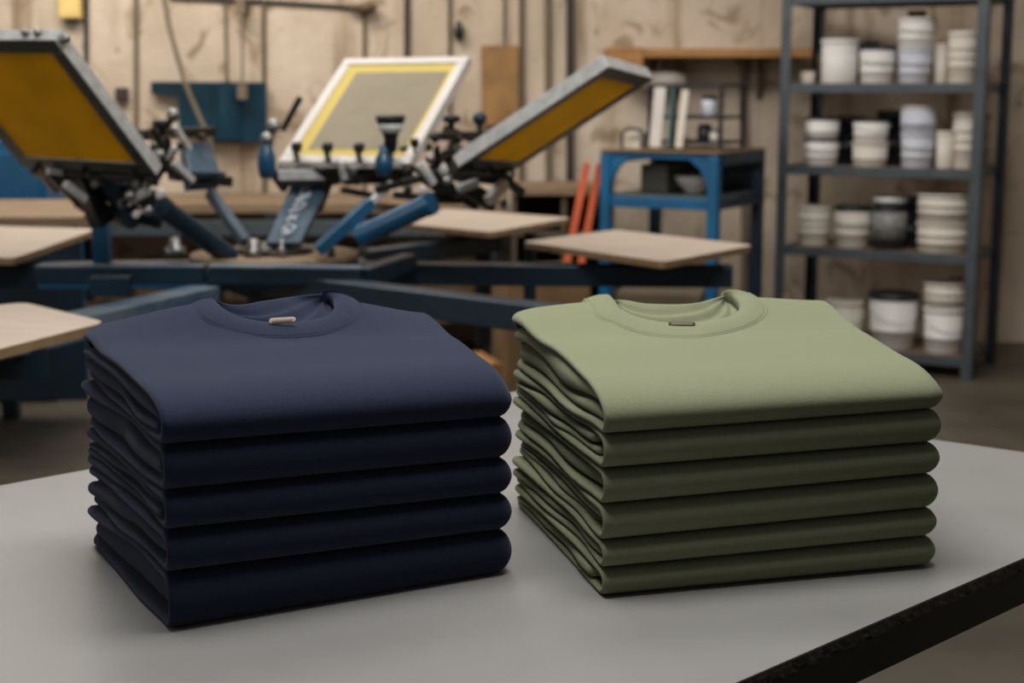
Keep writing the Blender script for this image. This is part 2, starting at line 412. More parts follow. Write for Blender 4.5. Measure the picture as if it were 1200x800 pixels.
def pill(c, axis, w, h, d, name, m, parent, up):
    ax = Vector(axis).normalized(); upv = Vector(up).normalized(); nrm = ax.cross(upv); G = MB(); P = []
    n = 12
    for sgn in (1, -1):
        for i in range(n+1):
            a = -math.pi/2+math.pi*i/n; P.append((sgn*(w/2-h/2)+sgn*h/2*math.cos(a), sgn*h/2*math.sin(a)))
    N_ = len(P); lay = [(-d/2, .86), (-d/2+d*.15, 1), (d/2-d*.15, 1), (d/2, .86)]
    vs = []
    for z, k in lay:
        for x, y in P: vs.append(Vector(c)+ax*(x-math.copysign(h/2*(1-k), x))+upv*y*k+nrm*z)
    G.add(vs, [(j*N_+i, j*N_+(i+1) % N_, (j+1)*N_+(i+1) % N_, (j+1)*N_+i) for j in range(3) for i in range(N_)], 0, True)
    G.add(vs, [tuple(range(N_))[::-1], tuple(range(3*N_, 4*N_))])
    return G.build(name, m, parent)
def make_stack(S, bounds, toptop, m, tl, nstrips, names, group, seed, tops):
    """bounds: list from top shirt's bottom down to the table, each (FL, FR, BL, BR)"""
    waves = [snoise(seed+10*i, 4, 1.1) for i in range(len(bounds))]
    def mk(i):
        B = bounds[i]; wv = waves[i]; last = i == len(bounds)-1
        def f(x, s_):
            u, v = x/S.W, s_/S.D
            z = T+bil(B, u, v)
            if not last: z += wv(v*3)*.0032*math.exp(-max(x, 0)/.07)*min(1, max(0, v)*4)
            return z
        return f
    fn = [mk(i) for i in range(len(bounds))]
    wn = snoise(seed+500, 4); wn2 = snoise(seed+501, 4)
    def ttop(x, s_):
        u, v = x/S.W, s_/S.D; A, B_, C_ = toptop
        k = sstep(.2, .65, v); k2 = sstep(.6, 1, v)
        z = (A[0]*(1-u)+A[1]*u)*(1-k)+(B_[0]*(1-u)+B_[1]*u)*k
        z = z*(1-k2)+(C_[0]*(1-u)+C_[1]*u+C_[2]*math.exp(-((u-C_[3])/.36)**4))*k2
        z += .0016*wn(u*2.2+v*1.2)+.0012*wn2(v*2.6-u)
        z -= .010*math.exp(-max(x, 0)/.012)*sstep(.8, 1.0, v)
        return T+z
    for i in range(len(bounds)):
        zb = (lambda x, s_, f=fn[i]: f(x, s_)+.0002); top = i == 0
        zt = ttop if top else (lambda x, s_, f=fn[i-1]: f(x, s_)-.0008)
        o = empty('folded_sweatshirt', (*S.xy(S.W/2, S.D/2), zb(S.W/2, S.D/2)), names[i], 'sweatshirt', group)
        hole = None
        rr = random.Random(seed*7+i)
        S2 = Stack(*S.q)
        jit = .0 if top else rr.uniform(-.002, .002)
        if top:
            hole, I_, O_ = collar(S, ttop, tops['outer'], tops['inner'], tops['rim'], m, o)
            c_ = tops['tag'](I_, O_); tops['tagb'](c_, o)
            body(S2, zb, zt, m, o, seed+i, tl, at_=.085, ab=.014, fm=.34, nx=150, ntop=120, hole=hole, ends=(.016, .016), nse=2.0)
        else:
            body(S2, zb, zt, m, o, seed+i, tl)
        # inner folds seen from the open left side
        k = nstrips[i]; tb_ = tl*(1.3 if False else 1.05)
        cut = sorted([rr.uniform(-.12, .12) for _ in range(k+1)]); ph = [snoise(seed*5+i*9+j, 4, 1.2) for j in range(k+1)]
        def edge(j, s_, zb=zb, zt=zt, k=k, ph=ph):
            v = s_/S.D; g = tl*(1+.3*sstep(.45, .95, v))
            zf = 1.0
            if top: # keep below the rounded front of the top sheet
                q = min(1, max(0, s_/.085)); zf = .34+.66*math.sqrt(max(0, 1-(1-q)**2))
            lo_, hi_ = zb(0, s_)+g, zb(0, s_)+(zt(0, s_)-zb(0, s_))*zf-g*(1.0+.5*sstep(.6, 1, v))
            hi_ = max(hi_, lo_+.004)
            if j == 0: return lo_
            if j == k: return hi_
            return lo_+(hi_-lo_)*(j/k+.16*ph[j](v*3))
        for j in range(k):
            s0 = rr.uniform(.012, .045) if m is M_green else rr.uniform(.010, .020); base = rr.uniform(-.001, .006)
            bulge = rr.uniform(.002, .008)
            strip(S2, lambda s_, j=j: edge(j, s_)+.0002, lambda s_, j=j: edge(j+1, s_)-.0006, s0, S.D-.006-rr.uniform(0, .006),
                  lambda v, base=base, bulge=bulge: base-bulge*sstep(.5, 1, v)+.003*(1-sstep(0, .25, v)), m, o, seed*11+i*5+j)
P = lambda *a: atz(*a, T)
FL, FR, BL = P(200, 742), P(605, 672), P(108, 635)
SN = Stack(FL, FR, BL, Vector((-.090, 1.80, 0)))
nb = [(.1770, .1650, .187, .176), (.1335, .122, .133, .125), (.0956, .084, .092, .086), (.0550, .046, .050, .046), (.0, .0, .0, .0)]
nt = ((.226, .214), (.233, .226), (.247, .238, .0205, .50))
def navy_tag(c_, o):
    t = pill(c_, (1, -.0, .06), .029, .0062, .003, 'neck_tag', M_tag, o, (0, .35, 1)); t['label'] = 'small ivory neck tag'
    pill(c_+Vector((0, -.0014, .0)), (1, 0, .06), .023, .0022, .0014, 'tag_centre', M_tagin, t, (0, .35, 1))
def green_tag(c_, o):
    t = pill(c_, (1, .02, -.01), .031, .0058, .003, 'neck_tag', M_taggdk, o, (0, .5, 1)); t['label'] = 'small taupe neck tag'
    pill(c_+Vector((0, -.0014, .001)), (1, .02, -.01), .025, .003, .0014, 'tag_centre', M_tagg, t, (0, .5, 1))
def on_ray(px, py, ref): return lambda I, O: atY(px, py, min(I, key=lambda p: abs(600+F*p.x/(p.y*cT-(p.z-CZ)*sT)-px)).y-ref)
make_stack(SN, nb, nt, M_navy, .0085, [2, 1, 2, 1, 1],
    ['navy blue folded sweatshirt with ivory neck tag, topmost of the left stack', 'navy folded sweatshirt directly under the topmost one in the left stack',
     'navy folded sweatshirt in the middle of the left stack', 'navy folded sweatshirt second from the bottom of the left stack', 'navy folded sweatshirt lying on the table under the left stack'],
    'navy sweatshirts in the left stack', 11,
    dict(outer=[(222, 357), (229, 367), (241, 377), (262, 388), (295, 395), (330, 397), (370, 394), (400, 388), (420, 378), (428, 367), (424, 357), (415, 350), (405, 346)],
         inner=[(252, 352), (258, 358), (266, 365), (282, 372), (305, 377), (330, 379), (355, 377), (377, 373), (388, 366), (392, 358), (390, 351), (384, 346), (377, 343)],
         rim=[(256, 353), (264, 356), (275, 358), (290, 357), (305, 354), (325, 351), (345, 348), (362, 346), (378, 345)],
         tag=on_ray(331, 375.5, .012), tagb=navy_tag))
gFL, gFR, gBL = P(707, 702), P(1102, 665), P(603, 590)
SG = Stack(gFL, gFR, gBL, Vector((.400, 1.90, 0)))
gb = [(.1640, .1695, .172, .170), (.1290, .1334, .137, .134), (.0930, .0997, .100, .099), (.0567, .0630, .062, .062), (.0285, .0325, .031, .031), (.0, .0, .0, .0)]
gt = ((.209, .212), (.221, .220), (.243, .238, .0085, .48))
make_stack(SG, gb, gt, M_green, .0072, [2, 2, 1, 2, 1, 1],
    ['sage green folded sweatshirt with taupe neck tag, topmost of the right stack', 'sage green folded sweatshirt directly under the topmost one in the right stack',
     'sage green folded sweatshirt third from the top of the right stack', 'sage green folded sweatshirt third from the bottom of the right stack',
     'sage green folded sweatshirt second from the bottom of the right stack', 'sage green folded sweatshirt lying on the table under the right stack'],
    'green sweatshirts in the right stack', 29,
    dict(outer=[(684, 351), (692, 360), (698, 372), (720, 381), (750, 391), (775, 396), (800, 397), (825, 396), (860, 389), (885, 380), (899, 369), (898, 358), (890, 350), (880, 344)],
         inner=[(716, 347), (722, 354), (728, 362), (745, 371), (765, 376), (790, 379), (815, 378), (840, 375), (858, 370), (866, 362), (865, 354), (858, 347), (848, 342)],
         rim=[(719, 353), (728, 352), (738, 353), (755, 356), (775, 357), (800, 357), (820, 355), (835, 351), (849, 347)],
         tag=on_ray(799, 380, .022), tagb=green_tag))
# ------------------------------------------------------------------ silkscreens
def frame_thing(name, label, corners, bar, th, mats, mesh_m, border=None, spill=0):
    IL, IR, OR, OL = [Vector(c) for c in corners]; c0 = (IL+IR+OR+OL)/4; X = (IR-IL).normalized(); Yv = (OL-IL); Yv = (Yv-X*Yv.dot(X)).normalized(); Z = X.cross(Yv)
    w = (IR-IL).length; l = (OL-IL).length
    o = empty(name, IL*.5+IR*.5, label, 'silk screen', 'silk screens on the press')
    if Z.dot(Vector((0, 0, CZ))-c0) < 0: Z = -Z        # Z towards the viewer side (underside of the screen)
    def bx(x0, x1, y0, y1, z0, z1, mb, mi=0):
        mb.box(c0+X*(x0+x1)/2+Yv*(y0+y1)/2+Z*(z0+z1)/2, (abs(x1-x0), abs(y1-y0), abs(z1-z0)), (X, Yv, Z), mi)
    def bar_(x0, x1, y0, y1):
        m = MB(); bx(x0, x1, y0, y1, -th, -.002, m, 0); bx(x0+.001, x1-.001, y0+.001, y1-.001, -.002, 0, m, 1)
        # shallow groove lips along the outside of the profile
        ob = m.build('frame_bar', [mats[0], mats[1]], o, .0025)
        return ob
    bar_(-w/2, w/2, -l/2, -l/2+bar); bar_(-w/2, w/2, l/2-bar, l/2)
    bar_(-w/2, -w/2+bar, -l/2+bar, l/2-bar); bar_(w/2-bar, w/2, -l/2+bar, l/2-bar)
    m = MB(); bx(-w/2+bar, w/2-bar, -l/2+bar, l/2-bar, -.006, -.004, m, 0); g = m.build('mesh', mesh_m, o)
    if border:
        m = MB(); bb = border; bx(-w/2+bar+bb, w/2-bar-bb*.3, -l/2+bar+bb*.8, l/2-bar-bb, -.0038, -.0028, m, 0); m.build('emulsion_panel', M_emul, g)
    return o, c0, X, Yv, Z, w, l
L_fr = [(-1.319, 4.163, 1.081), (-.906, 3.930, 1.073), (-1.065, 3.638, 1.403), (-1.477, 3.871, 1.411)]
M_fr = [(-.685, 4.508, 1.081), (-.290, 4.334, 1.084), (-.123, 4.705, 1.387), (-.524, 4.878, 1.384)]
R_fr = [(-.135, 3.897, 1.095), (.005, 4.247, 1.068), (.375, 4.119, 1.316), (.235, 3.768, 1.343)]
lf = frame_thing('silkscreen_frame', 'amber meshed screen in a silver frame with shaded underside tilted up at the left edge', L_fr, .042, .036, (M_alu, M_framedk), M_mesh)
mf = frame_thing('silkscreen_frame', 'white framed screen with olive panel and yellow border at the middle of the press', M_fr, .032, .030, (M_white, M_white), M_meshlt, border=.040)
rf = frame_thing('silkscreen_frame', 'amber meshed screen seen edge on, rising to the right from the press', R_fr, .040, .036, (M_alu, M_framedk), M_mesh)
# chrome corner clamp and bolts on the left screen
o, c0, X, Yv, Z, w, l = lf
m = MB(); q = c0+X*(w/2-.012)+Yv*(l/2-.012)-Z*.018
m.cyl(q-X*.004, q+X*.028, .011); m.ball(q+X*.026, .012); m.build('corner_fitting', M_chrome, o)
for dx in (.06, .10):
    m = MB(); q = c0+X*(w/2-dx)+Yv*(l/2)-Z*.018; m.cyl(q-Yv*.004, q+Yv*.010, .010); m.ball(q+Yv*.010, .010, sq=.7); m.build('frame_bolt', M_chrome, o)
# ------------------------------------------------------------------ press
HX, HY = -.68, 4.38
pr = empty('screen_printing_press', (HX, HY, 0), 'blue rotary screen printing press with pale boards on radiating arms', 'printing press')
m = MB(); m.lathe((HX, HY, 0), [(0, 0), (.16, 0), (.16, .02), (.09, .05), (.08, .70), (.13, .72), (.13, .75), (0, .75)]); m.build('pedestal', M_blue_dk, pr)
for k in range(4):
    a = k*math.pi/2+.5; m = MB(); m.beam((HX+.06*math.cos(a), HY+.06*math.sin(a), .04), (HX+.62*math.cos(a), HY+.62*math.sin(a), .03), .09, .06); m.build('foot', M_blue_dk, pr, .006)
m = MB(); m.prism([(HX+.27*math.cos(math.pi*k/4+.39), HY+.30*math.sin(math.pi*k/4+.39)) for k in range(8)], .755, .800); m.build('hub_plate', M_blue_dk, pr, .004)
m = MB(); m.lathe((HX, HY, .800), [(0, 0), (.235, 0), (.24, .008), (.24, .022), (.235, .028), (0, .028)], n=48); m.build('hub_ring', M_bench, pr)
m = MB(); m.lathe((HX, HY, .828), [(0, 0), (.11, 0), (.11, .012), (.06, .018), (.05, .03), (0, .03)], n=40); m.build('hub_spindle', M_dkbracket, pr)
for px, py, r in ((257, 276, .022), (296, 277, .026), (300, 292, .014), (330, 292, .014), (388, 297, .012), (425, 282, .014), (205, 285, .03)):
    m = MB(); q = atY(px, py, HY-.12 if px > 250 else 4.3); m.lathe((q.x, q.y, .828), [(0, 0), (r, 0), (r, .022), (r*.55, .03), (r*.5, .05), (0, .052)], n=20); m.build('hub_nut', M_chrome, pr)
# arms
def arm(p, q, w=.07, h=.06, mm=M_blue_dk, z=.80, z2=None):
    m = MB(); z2 = z if z2 is None else z2
    m.beam((p[0], p[1], z-h/2), (q[0], q[1], z2-h/2), w, h, mi=0)
    return m.build('platen_arm', mm, pr, .004)
M_armlight = mat('chalky_highlight_blue', (84, 96, 106), .55, vs=10, col2=(40, 66, 90))  # pale blue: light on the tops of arm and beams put into colour
arm((HX+.2, HY), (.62, 4.30))
arm((HX+.02, HY-.22), (.10, 3.50), .075, .065, M_blue_dk)
arm((-.80, 3.98), (-1.10, 3.20), .085, .055, M_armlight, z=.785)
arm((HX-.2, HY-.05), (-1.62, 4.22), .08, .065, M_blue_dk, z=.81)
arm((HX+.10, HY+.15), (-.06, 5.25), .07, .06)
arm((HX-.10, HY-.20), (HX-.62, HY-.18), .05, .05, M_blue)
arm((-1.02, 3.30), (-1.55, 3.02), .07, .07, M_blue_dk, z=.745)
# end legs and brackets below arms
def box_part(name, c, d, mm, ax=None, bev=.003, par=pr):
    m = MB(); m.box(c, d, ax); return m.build(name, mm, par, bev)
box_part('arm_end_bracket', (.09, 3.49, .69), (.06, .07, .16), M_blue_dk)
q = atY(130, 335, 3.9); box_part('arm_gusset', (q.x, q.y, q.z), (.10, .05, .05), M_blue_dk)
q = atY(119, 276, 4.3); box_part('upright_post', (q.x, q.y, .885), (.045, .045, .15), M_blue)
# beam that rings the front of the hub
for (a, b_) in (((45, 322), (240, 322)), ((246, 322), (424, 324))):
    pa, pb = atY(a[0], a[1], 4.02), atY(b_[0], b_[1], 4.02); m = MB(); m.beam(pa, pb, .05, .045); m.build('front_beam', M_blue_dk, pr, .004)
    m = MB(); m.beam(pa+Vector((0, -.0, .024)), pb+Vector((0, 0, .024)), .056, .006); m.build('beam_highlight', M_armlight, pr, .001)  # pale strip painted as the highlight along the beam top
pa, pb = atY(424, 324, 4.02), atY(480, 306, 4.3); m = MB(); m.beam(pa, pb, .05, .045); m.build('front_beam', M_blue_dk, pr, .004)
# platens
def platen(pts, z=.85):
    P4 = [Vector(atz(x, y, z)[:2]) for x, y in pts]; pl = round_poly(P4, .035, 5)
    m = MB(); m.prism(pl, z-.018, z, 0, 1); ob = m.build('platen', [M_wood, M_woodedge], pr, .002)
    c_ = sum(P4, Vector((0, 0)))/4; m = MB(); m.prism([c_+(p-c_)*.45 for p in P4], z-.045, z-.018); m.build('platen_bracket', M_steel_dark, pr, .003)
    m = MB(); m.box((c_.x, c_.y, z-.05), (.10, .10, .03)); m.build('platen_clamp', M_black, pr, .003)
    return c_
platen([(611, 283), (722, 269), (884, 287), (778, 307)])
c2 = platen([(472, 262), (520, 244), (670, 255), (575, 272)])
platen([(116, 268), (15, 303), (-150, 292), (-30, 264)])
platen([(124, 377), (28, 354), (-210, 380), (-60, 424)])
m = MB(); m.cyl((c2.x+.02, c2.y-.02, .42), (c2.x+.02, c2.y-.02, .80), .03); m.build('support_post', M_steel_dark, pr)
m = MB(); m.cyl((c2.x+.18, c2.y+.05, .40), (c2.x+.18, c2.y+.05, .80), .022); m.build('support_post', M_blue_dk, pr)
# print heads
def tubepart(a, Ya, b_, Yb, r, mm, name='head_tube', flat=False):
    p, q = atY(*a, Ya), atY(*b_, Yb); m = MB()
    m.cyl(p, q, r, n=28)
    d = (q-p).normalized(); m.cyl(p-d*.004, p+d*.02, r*1.08, n=28); m.cyl(q-d*.02, q+d*.004, r*1.08, n=28)
    return m.build(name, mm, pr, .002)
tubepart((190, 243), 4.05, (268, 300), 4.25, .028, M_blue_dk)
m = MB(); m.beam(atY(246, 226, 4.6)+Vector((0, 0, .0)), atY(288, 284, 4.45), .030, .030); m.build('head_rail', M_blue_plate, pr, .003)
m = MB(); m.beam(atY(372, 294, 4.2), atY(436, 236, 4.25), .040, .034); m.build('head_rail', M_blue, pr, .004)
m = MB(); m.beam(atY(434, 238, 4.25), atY(460, 214, 4.28), .020, .020); m.build('slide_rail', M_alu, pr, .003)
tubepart((424, 276), 4.2, (505, 238), 4.1, .029, M_blue)
# sloping name plate with worn white strokes
A, B_, C_, D_ = atY(344, 209, 4.5), atY(388, 209, 4.5), atY(352, 284, 4.3), atY(312, 284, 4.3)
nrm = (B_-A).cross(D_-A).normalized(); nrm = nrm if nrm.y < 0 else -nrm
m = MB(); m.hexa([D_, C_, B_, A, D_-nrm*.02, C_-nrm*.02, B_-nrm*.02, A-nrm*.02]); npz = m.build('name_plate', M_blue_plate, pr, .002); npz['label'] = 'faded blue plate with worn white lettering'
m = MB(); U = (B_-A).normalized(); V_ = (A-D_); lv = V_.length; V_.normalize(); o_ = (D_+C_)/2+nrm*.0012
def stroke(pts, r=.0065): m.tube([o_+V_*(a*lv)+U*b2 for a, b2 in pts], r, 6)
stroke([(.10, -.012), (.16, .012), (.24, .016), (.26, -.004), (.18, -.014), (.11, .008)])
stroke([(.30, -.016), (.36, -.008), (.42, .014)]); stroke([(.33, .010), (.40, -.010)])
stroke([(.46, -.018), (.52, .012), (.60, .020), (.62, .002), (.54, -.014)])
stroke([(.64, -.014), (.70, .014), (.76, .018)]); stroke([(.66, .012), (.74, -.006)])
stroke([(.80, -.012), (.86, .010), (.92, .018), (.93, -.002), (.85, -.012)])
m.build('worn_lettering', mat('worn_white_ink', (205, 210, 215), .6, vs=120, col2=(110, 124, 142)), npz)
# bracket bars along each screen's inner edge, with clamp screws
def clampbar(scr, nscr, knob_m, tx=0.03, inner=1, plate=True, knobs=True):
    o, c0, X, Yv, Z, w, l = scr; e = c0-Yv*(l/2)
    m = MB(); m.box(e-Z*.045-Yv*.004, (w*1.02, .05, .022), (X, Yv, Z)); m.build('clamp_channel', M_dkbracket, pr, .003)
    m = MB(); m.box(e-Yv*.020-Z*.020, (w*.94, .022, .05), (X, Yv, Z)); m.build('clamp_back', M_dkbracket, pr, .003)
    for i in range(nscr):
        x = -w*.36+w*.72*i/(nscr-1); p = e+X*x+Yv*.012+Z*.004
        m = MB(); m.box(p-Yv*.022-Z*.006, (.022, .05, .012), (X, Yv, Z), 0); m.cyl(p, p+Z*.02, .005, mi=0)
        ob = m.build('screen_clamp', M_dkbracket, pr, .002)
        m = MB(); q = p+Vector((0, 0, .030)); m.lathe(q-Vector((0, 0, .034)), [(0, 0), (.006, 0), (.006, .022), (.014, .024), (.016, .030), (.016, .044), (.012, .050), (0, .050)], n=18); m.build('clamp_knob', knob_m, pr)
clampbar(mf, 4, M_black); clampbar(lf, 3, M_black); clampbar(rf, 3, M_black)
def ballknob(px, py, Y, r, mm, stem=None, sm=M_dkbracket):
    q = atY(px, py, Y); m = MB(); m.ball(q, r); ob = m.build('ball_knob', mm, pr)
    if stem:
        m = MB(); m.cyl(q, atY(stem[0], stem[1], Y), r*.4); m.build('knob_stem', sm, ob)
ballknob(321, 148, 4.45, .021, M_chrome, (316, 172)); ballknob(313, 163, 4.35, .019, M_chrome, (313, 182))
m = MB(); m.lathe(atY(313, 210, 4.35), [(0, 0), (.02, .004), (.026, .03), (.026, .06), (.018, .085), (.012, .10), (.012, .115), (0, .115)], n=24); m.build('micro_adjuster', M_blue, pr)
m = MB(); m.cyl(atY(331, 153, 4.5), atY(352, 114, 4.5), .009); m.build('lever', M_black, pr)
m = MB(); m.lathe(atY(458, 173, 4.3), [(0, 0), (.018, .002), (.020, .030), (.026, .045), (.040, .074), (.042, .086), (.036, .090), (0, .088)], n=28); m.build('tee_knob', M_black, pr)
m = MB(); m.lathe(atY(458, 173, 4.3)+Vector((0, 0, .040)), [(.0225, 0), (.030, .006), (.038, .024), (.030, .026)], n=28); m.build('knob_collar', M_alu, pr)
m = MB(); m.lathe(atY(450, 207, 4.3), [(0, 0), (.022, .002), (.026, .03), (.024, .05), (.014, .066), (.012, .09), (0, .09)], n=24); m.build('micro_adjuster', M_blue, pr)
ballknob(562, 139, 4.3, .020, M_blue_dk, (562, 160)); ballknob(504, 186, 4.25, .014, M_chrome); ballknob(487, 206, 4.2, .010, M_chrome)
ballknob(524, 212, 4.1, .011, M_chrome); ballknob(173, 215, 3.98, .013, M_chrome); ballknob(153, 229, 3.98, .015, M_chrome); ballknob(174, 247, 3.98, .013, M_chrome)
ballknob(140, 212, 4.05, .009, M_chrome); ballknob(203, 135, 4.35, .019, M_chrome, (196, 150))
def flatknob(px, py, Y, r, h=.02, mm=M_black):
    q = atY(px, py, Y); m = MB(); m.lathe(q, [(0, 0), (r*.35, 0), (r*.4, h*.8), (r, h), (r*1.02, h*1.8), (r*.9, h*2.1), (0, h*2.1)], n=22); m.build('hand_knob', mm, pr)
flatknob(529, 150, 4.35, .024, .017); flatknob(190, 158, 4.35, .026, .020); flatknob(510, 168, 4.3, .018, .012); flatknob(486, 180, 4.3, .012)
# fourth head (back left) with its faded blue carriage
pp = [atY(218, 168, 4.6), atY(247, 166, 4.75), atY(262, 212, 4.55), atY(224, 215, 4.4)]
nn = (pp[1]-pp[0]).cross(pp[3]-pp[0]).normalized(); nn = nn if nn.z > 0 else -nn
m = MB(); m.hexa([p-nn*.035 for p in pp]+pp); m.build('head_carriage', M_blue_plate, pr, .004)
m = MB(); m.beam(atY(166, 158, 4.45), atY(250, 154, 4.75), .03, .03); m.build('head_crossbar', M_dkbracket, pr, .003)
m = MB(); m.beam(atY(200, 205, 4.4), atY(270, 213, 4.5), .04, .03); m.build('head_crossbar', M_black, pr, .003)
m = MB(); m.beam(atY(226, 205, 4.38), atY(260, 205, 4.5), .03, .018); m.build('carriage_stop', M_blue_dk, pr, .003)
# under-screen brackets: strut sets (each strut its own part)
def strut(a, Ya, b_, Yb, w, mm, h=None):
    m = MB(); m.beam(atY(*a, Ya), atY(*b_, Yb), w, h or w); m.build('strut', mm, pr, .002)
for a, b_, w, Y, mm in [((176, 150), (214, 210), .022, 4.4, M_dkbracket), ((205, 148), (222, 175), .016, 4.38, M_alu), ((206, 172), (190, 196), .018, 4.35, M_alu),
        ((203, 190), (226, 212), .018, 4.3, M_alu), ((180, 168), (182, 210), .02, 4.3, M_black), ((196, 160), (200, 205), .018, 4.35, M_black),
        ((60, 205), (100, 245), .024, 4.1, M_dkbracket), ((76, 215), (100, 234), .020, 4.02, M_alu), ((55, 200), (88, 204), .018, 4.08, M_alu), ((40, 190), (68, 222), .03, 4.15, M_black),
        ((96, 205), (120, 262), .05, 4.1, M_black), ((120, 205), (160, 262), .05, 4.1, M_blue_dk), ((150, 210), (185, 250), .04, 4.1, M_black), ((88, 236), (190, 262), .03, 4.15, M_black),
        ((68, 204), (186, 208), .045, 4.12, M_black), ((102, 218), (150, 222), .06, 4.14, M_blue_dk), ((140, 240), (182, 226), .022, 4.0, M_dkbracket),
        ((126, 250), (150, 262), .022, 4.2, M_bench),
        ((388, 205), (372, 246), .022, 4.45, M_black), ((403, 200), (420, 214), .02, 4.4, M_dkbracket), ((405, 214), (436, 206), .018, 4.35, M_dkbracket),
        ((326, 205), (400, 204), .03, 4.42, M_alu), ((330, 215), (396, 213), .018, 4.42, M_black), ((318, 200), (334, 222), .02, 4.45, M_black),
        ((470, 176), (505, 172), .02, 4.4, M_dkbracket), ((505, 160), (572, 158), .024, 4.45, M_dkbracket), ((540, 160), (500, 205), .02, 4.4, M_dkbracket), ((520, 150), (575, 172), .022, 4.5, M_dkbracket),
        ((512, 172), (514, 210), .018, 4.3, M_black), ((528, 176), (524, 214), .022, 4.35, M_alu), ((478, 196), (520, 226), .024, 4.3, M_dkbracket), ((470, 215), (536, 196), .02, 4.25, M_dkbracket),
        ((500, 205), (560, 240), .035, 4.25, M_black), ((530, 205), (600, 212), .03, 4.15, M_black), ((540, 215), (578, 240), .04, 4.2, M_black), ((590, 210), (612, 226), .022, 4.2, M_black),
        ((572, 236), (592, 214), .026, 4.1, M_white), ((500, 232), (560, 232), .03, 4.3, M_dkbracket), ((440, 222), (490, 210), .02, 4.25, M_dkbracket), ((462, 228), (500, 232), .02, 4.2, M_dkbracket),
        ((430, 240), (480, 246), .022, 4.35, M_bench), ((400, 222), (440, 230), .018, 4.35, M_dkbracket), ((545, 176), (585, 156), .018, 4.4, M_black), ((560, 165), (600, 178), .02, 4.5, M_dkbracket)]:
    strut(a, Y, b_, Y+.05, w, mm)
for (a, b_, Y) in [((176, 222), (150, 236), 4.0), ((492, 190), (508, 216), 4.2), ((536, 222), (560, 214), 4.1), ((400, 188), (404, 210), 4.4), ((545, 182), (552, 200), 4.3), ((186, 176), (190, 200), 4.3)]:
    m = MB(); m.spring(atY(*a, Y), atY(*b_, Y), .011, 7, .003); m.build('spring', M_alu, pr)
for (px, py, Y, r) in [(466, 190, 4.25, .012), (478, 222, 4.15, .012), (548, 196, 4.15, .012), (520, 198, 4.15, .013), (538, 232, 4.1, .010), (414, 200, 4.35, .011), (590, 238, 4.15, .012), (496, 222, 4.1, .011),
        (112, 214, 4.0, .011), (160, 214, 3.98, .012), (188, 226, 3.98, .012), (160, 250, 3.98, .010), (212, 170, 4.35, .011), (236, 160, 4.6, .011)]:
    q = atY(px, py, Y); m = MB(); m.cyl(q+Vector((0, .012, 0)), q-Vector((0, .012, .003)), r, n=6); m.cyl(q+Vector((0, .04, 0)), q-Vector((0, .018, .003)), r*.5, n=12); m.build('bolt', rnd.choice([M_alu, M_dkbracket, M_chrome]), pr)
# ------------------------------------------------------------------ background benches and cabinets
def rot(a): return Vector((math.cos(a), math.sin(a), 0)), Vector((-math.sin(a), math.cos(a), 0)), Vector((0, 0, 1))
# long bench on the back wall
lb = empty('long_workbench', (-1.05, 7.35, 0), 'long low wooden workbench along the back wall behind the printing press', 'workbench')
m = MB(); m.box((-1.13, 7.38, .745), (2.2, .70, .045)); m.build('bench_top', M_bench, lb, .004)
m = MB(); m.box((-1.13, 7.03, .655), (2.14, .03, .07)); m.build('front_rail', M_rack, lb, .003)
for x in (-2.15, -1.1, -.1):
    for y in (7.06, 7.68):
        m = MB(); m.box((x, y, .36), (.07, .07, .72)); m.build('leg', M_rackdk, lb, .003)
m = MB(); m.box((-1.13, 7.38, .22), (2.1, .6, .025)); m.build('lower_shelf', M_bench, lb, .003)
def simple_box(name, c, d, mm, label, cat, ang=0, flaps=True, group=None, handle=False):
    o = empty(name, (c[0], c[1], c[2]), label, cat, group); ax = rot(ang); c = Vector(c)
    m = MB(); t = .008; X, Yv, Z = ax
    m.box(c+Z*t/2, (d[0], d[1], t), ax)
    for s_ in (-1, 1):
        m.box(c+X*s_*(d[0]-t)/2+Z*d[2]/2, (t, d[1], d[2]), ax); m.box(c+Yv*s_*(d[1]-t)/2+Z*d[2]/2, (d[0]-2*t, t, d[2]), ax)
    m.build('shell', mm, o, .002)
    if flaps:
        m = MB(); m.box(c+Z*(d[2]+.003)-Yv*d[1]*.25, (d[0], d[1]*.49, .006), ax); m.build('flap', mm, o); m = MB(); m.box(c+Z*(d[2]+.003)+Yv*d[1]*.25, (d[0], d[1]*.49, .006), ax); m.build('flap', mm, o)
    else:
        m = MB(); m.box(c+Z*(d[2]-.01), (d[0]-2*t, d[1]-2*t, .006), ax); m.build('lid_panel', mm, o)
    return o
simple_box('cardboard_box', (-.30, 7.35, .2325), (.30, .3, .26), M_card, 'brown cardboard box on the lower shelf at the right end of the long workbench', 'box')
simple_box('cardboard_box', (-.75, 7.35, .2325), (.30, .3, .30), M_card2, 'grey brown box on the lower shelf of the long workbench behind the press hub', 'box')
simple_box('cardboard_box', (-1.6, 7.35, .2325), (.36, .3, .24), M_card, 'brown cardboard box on the lower shelf at the left of the long workbench', 'box')
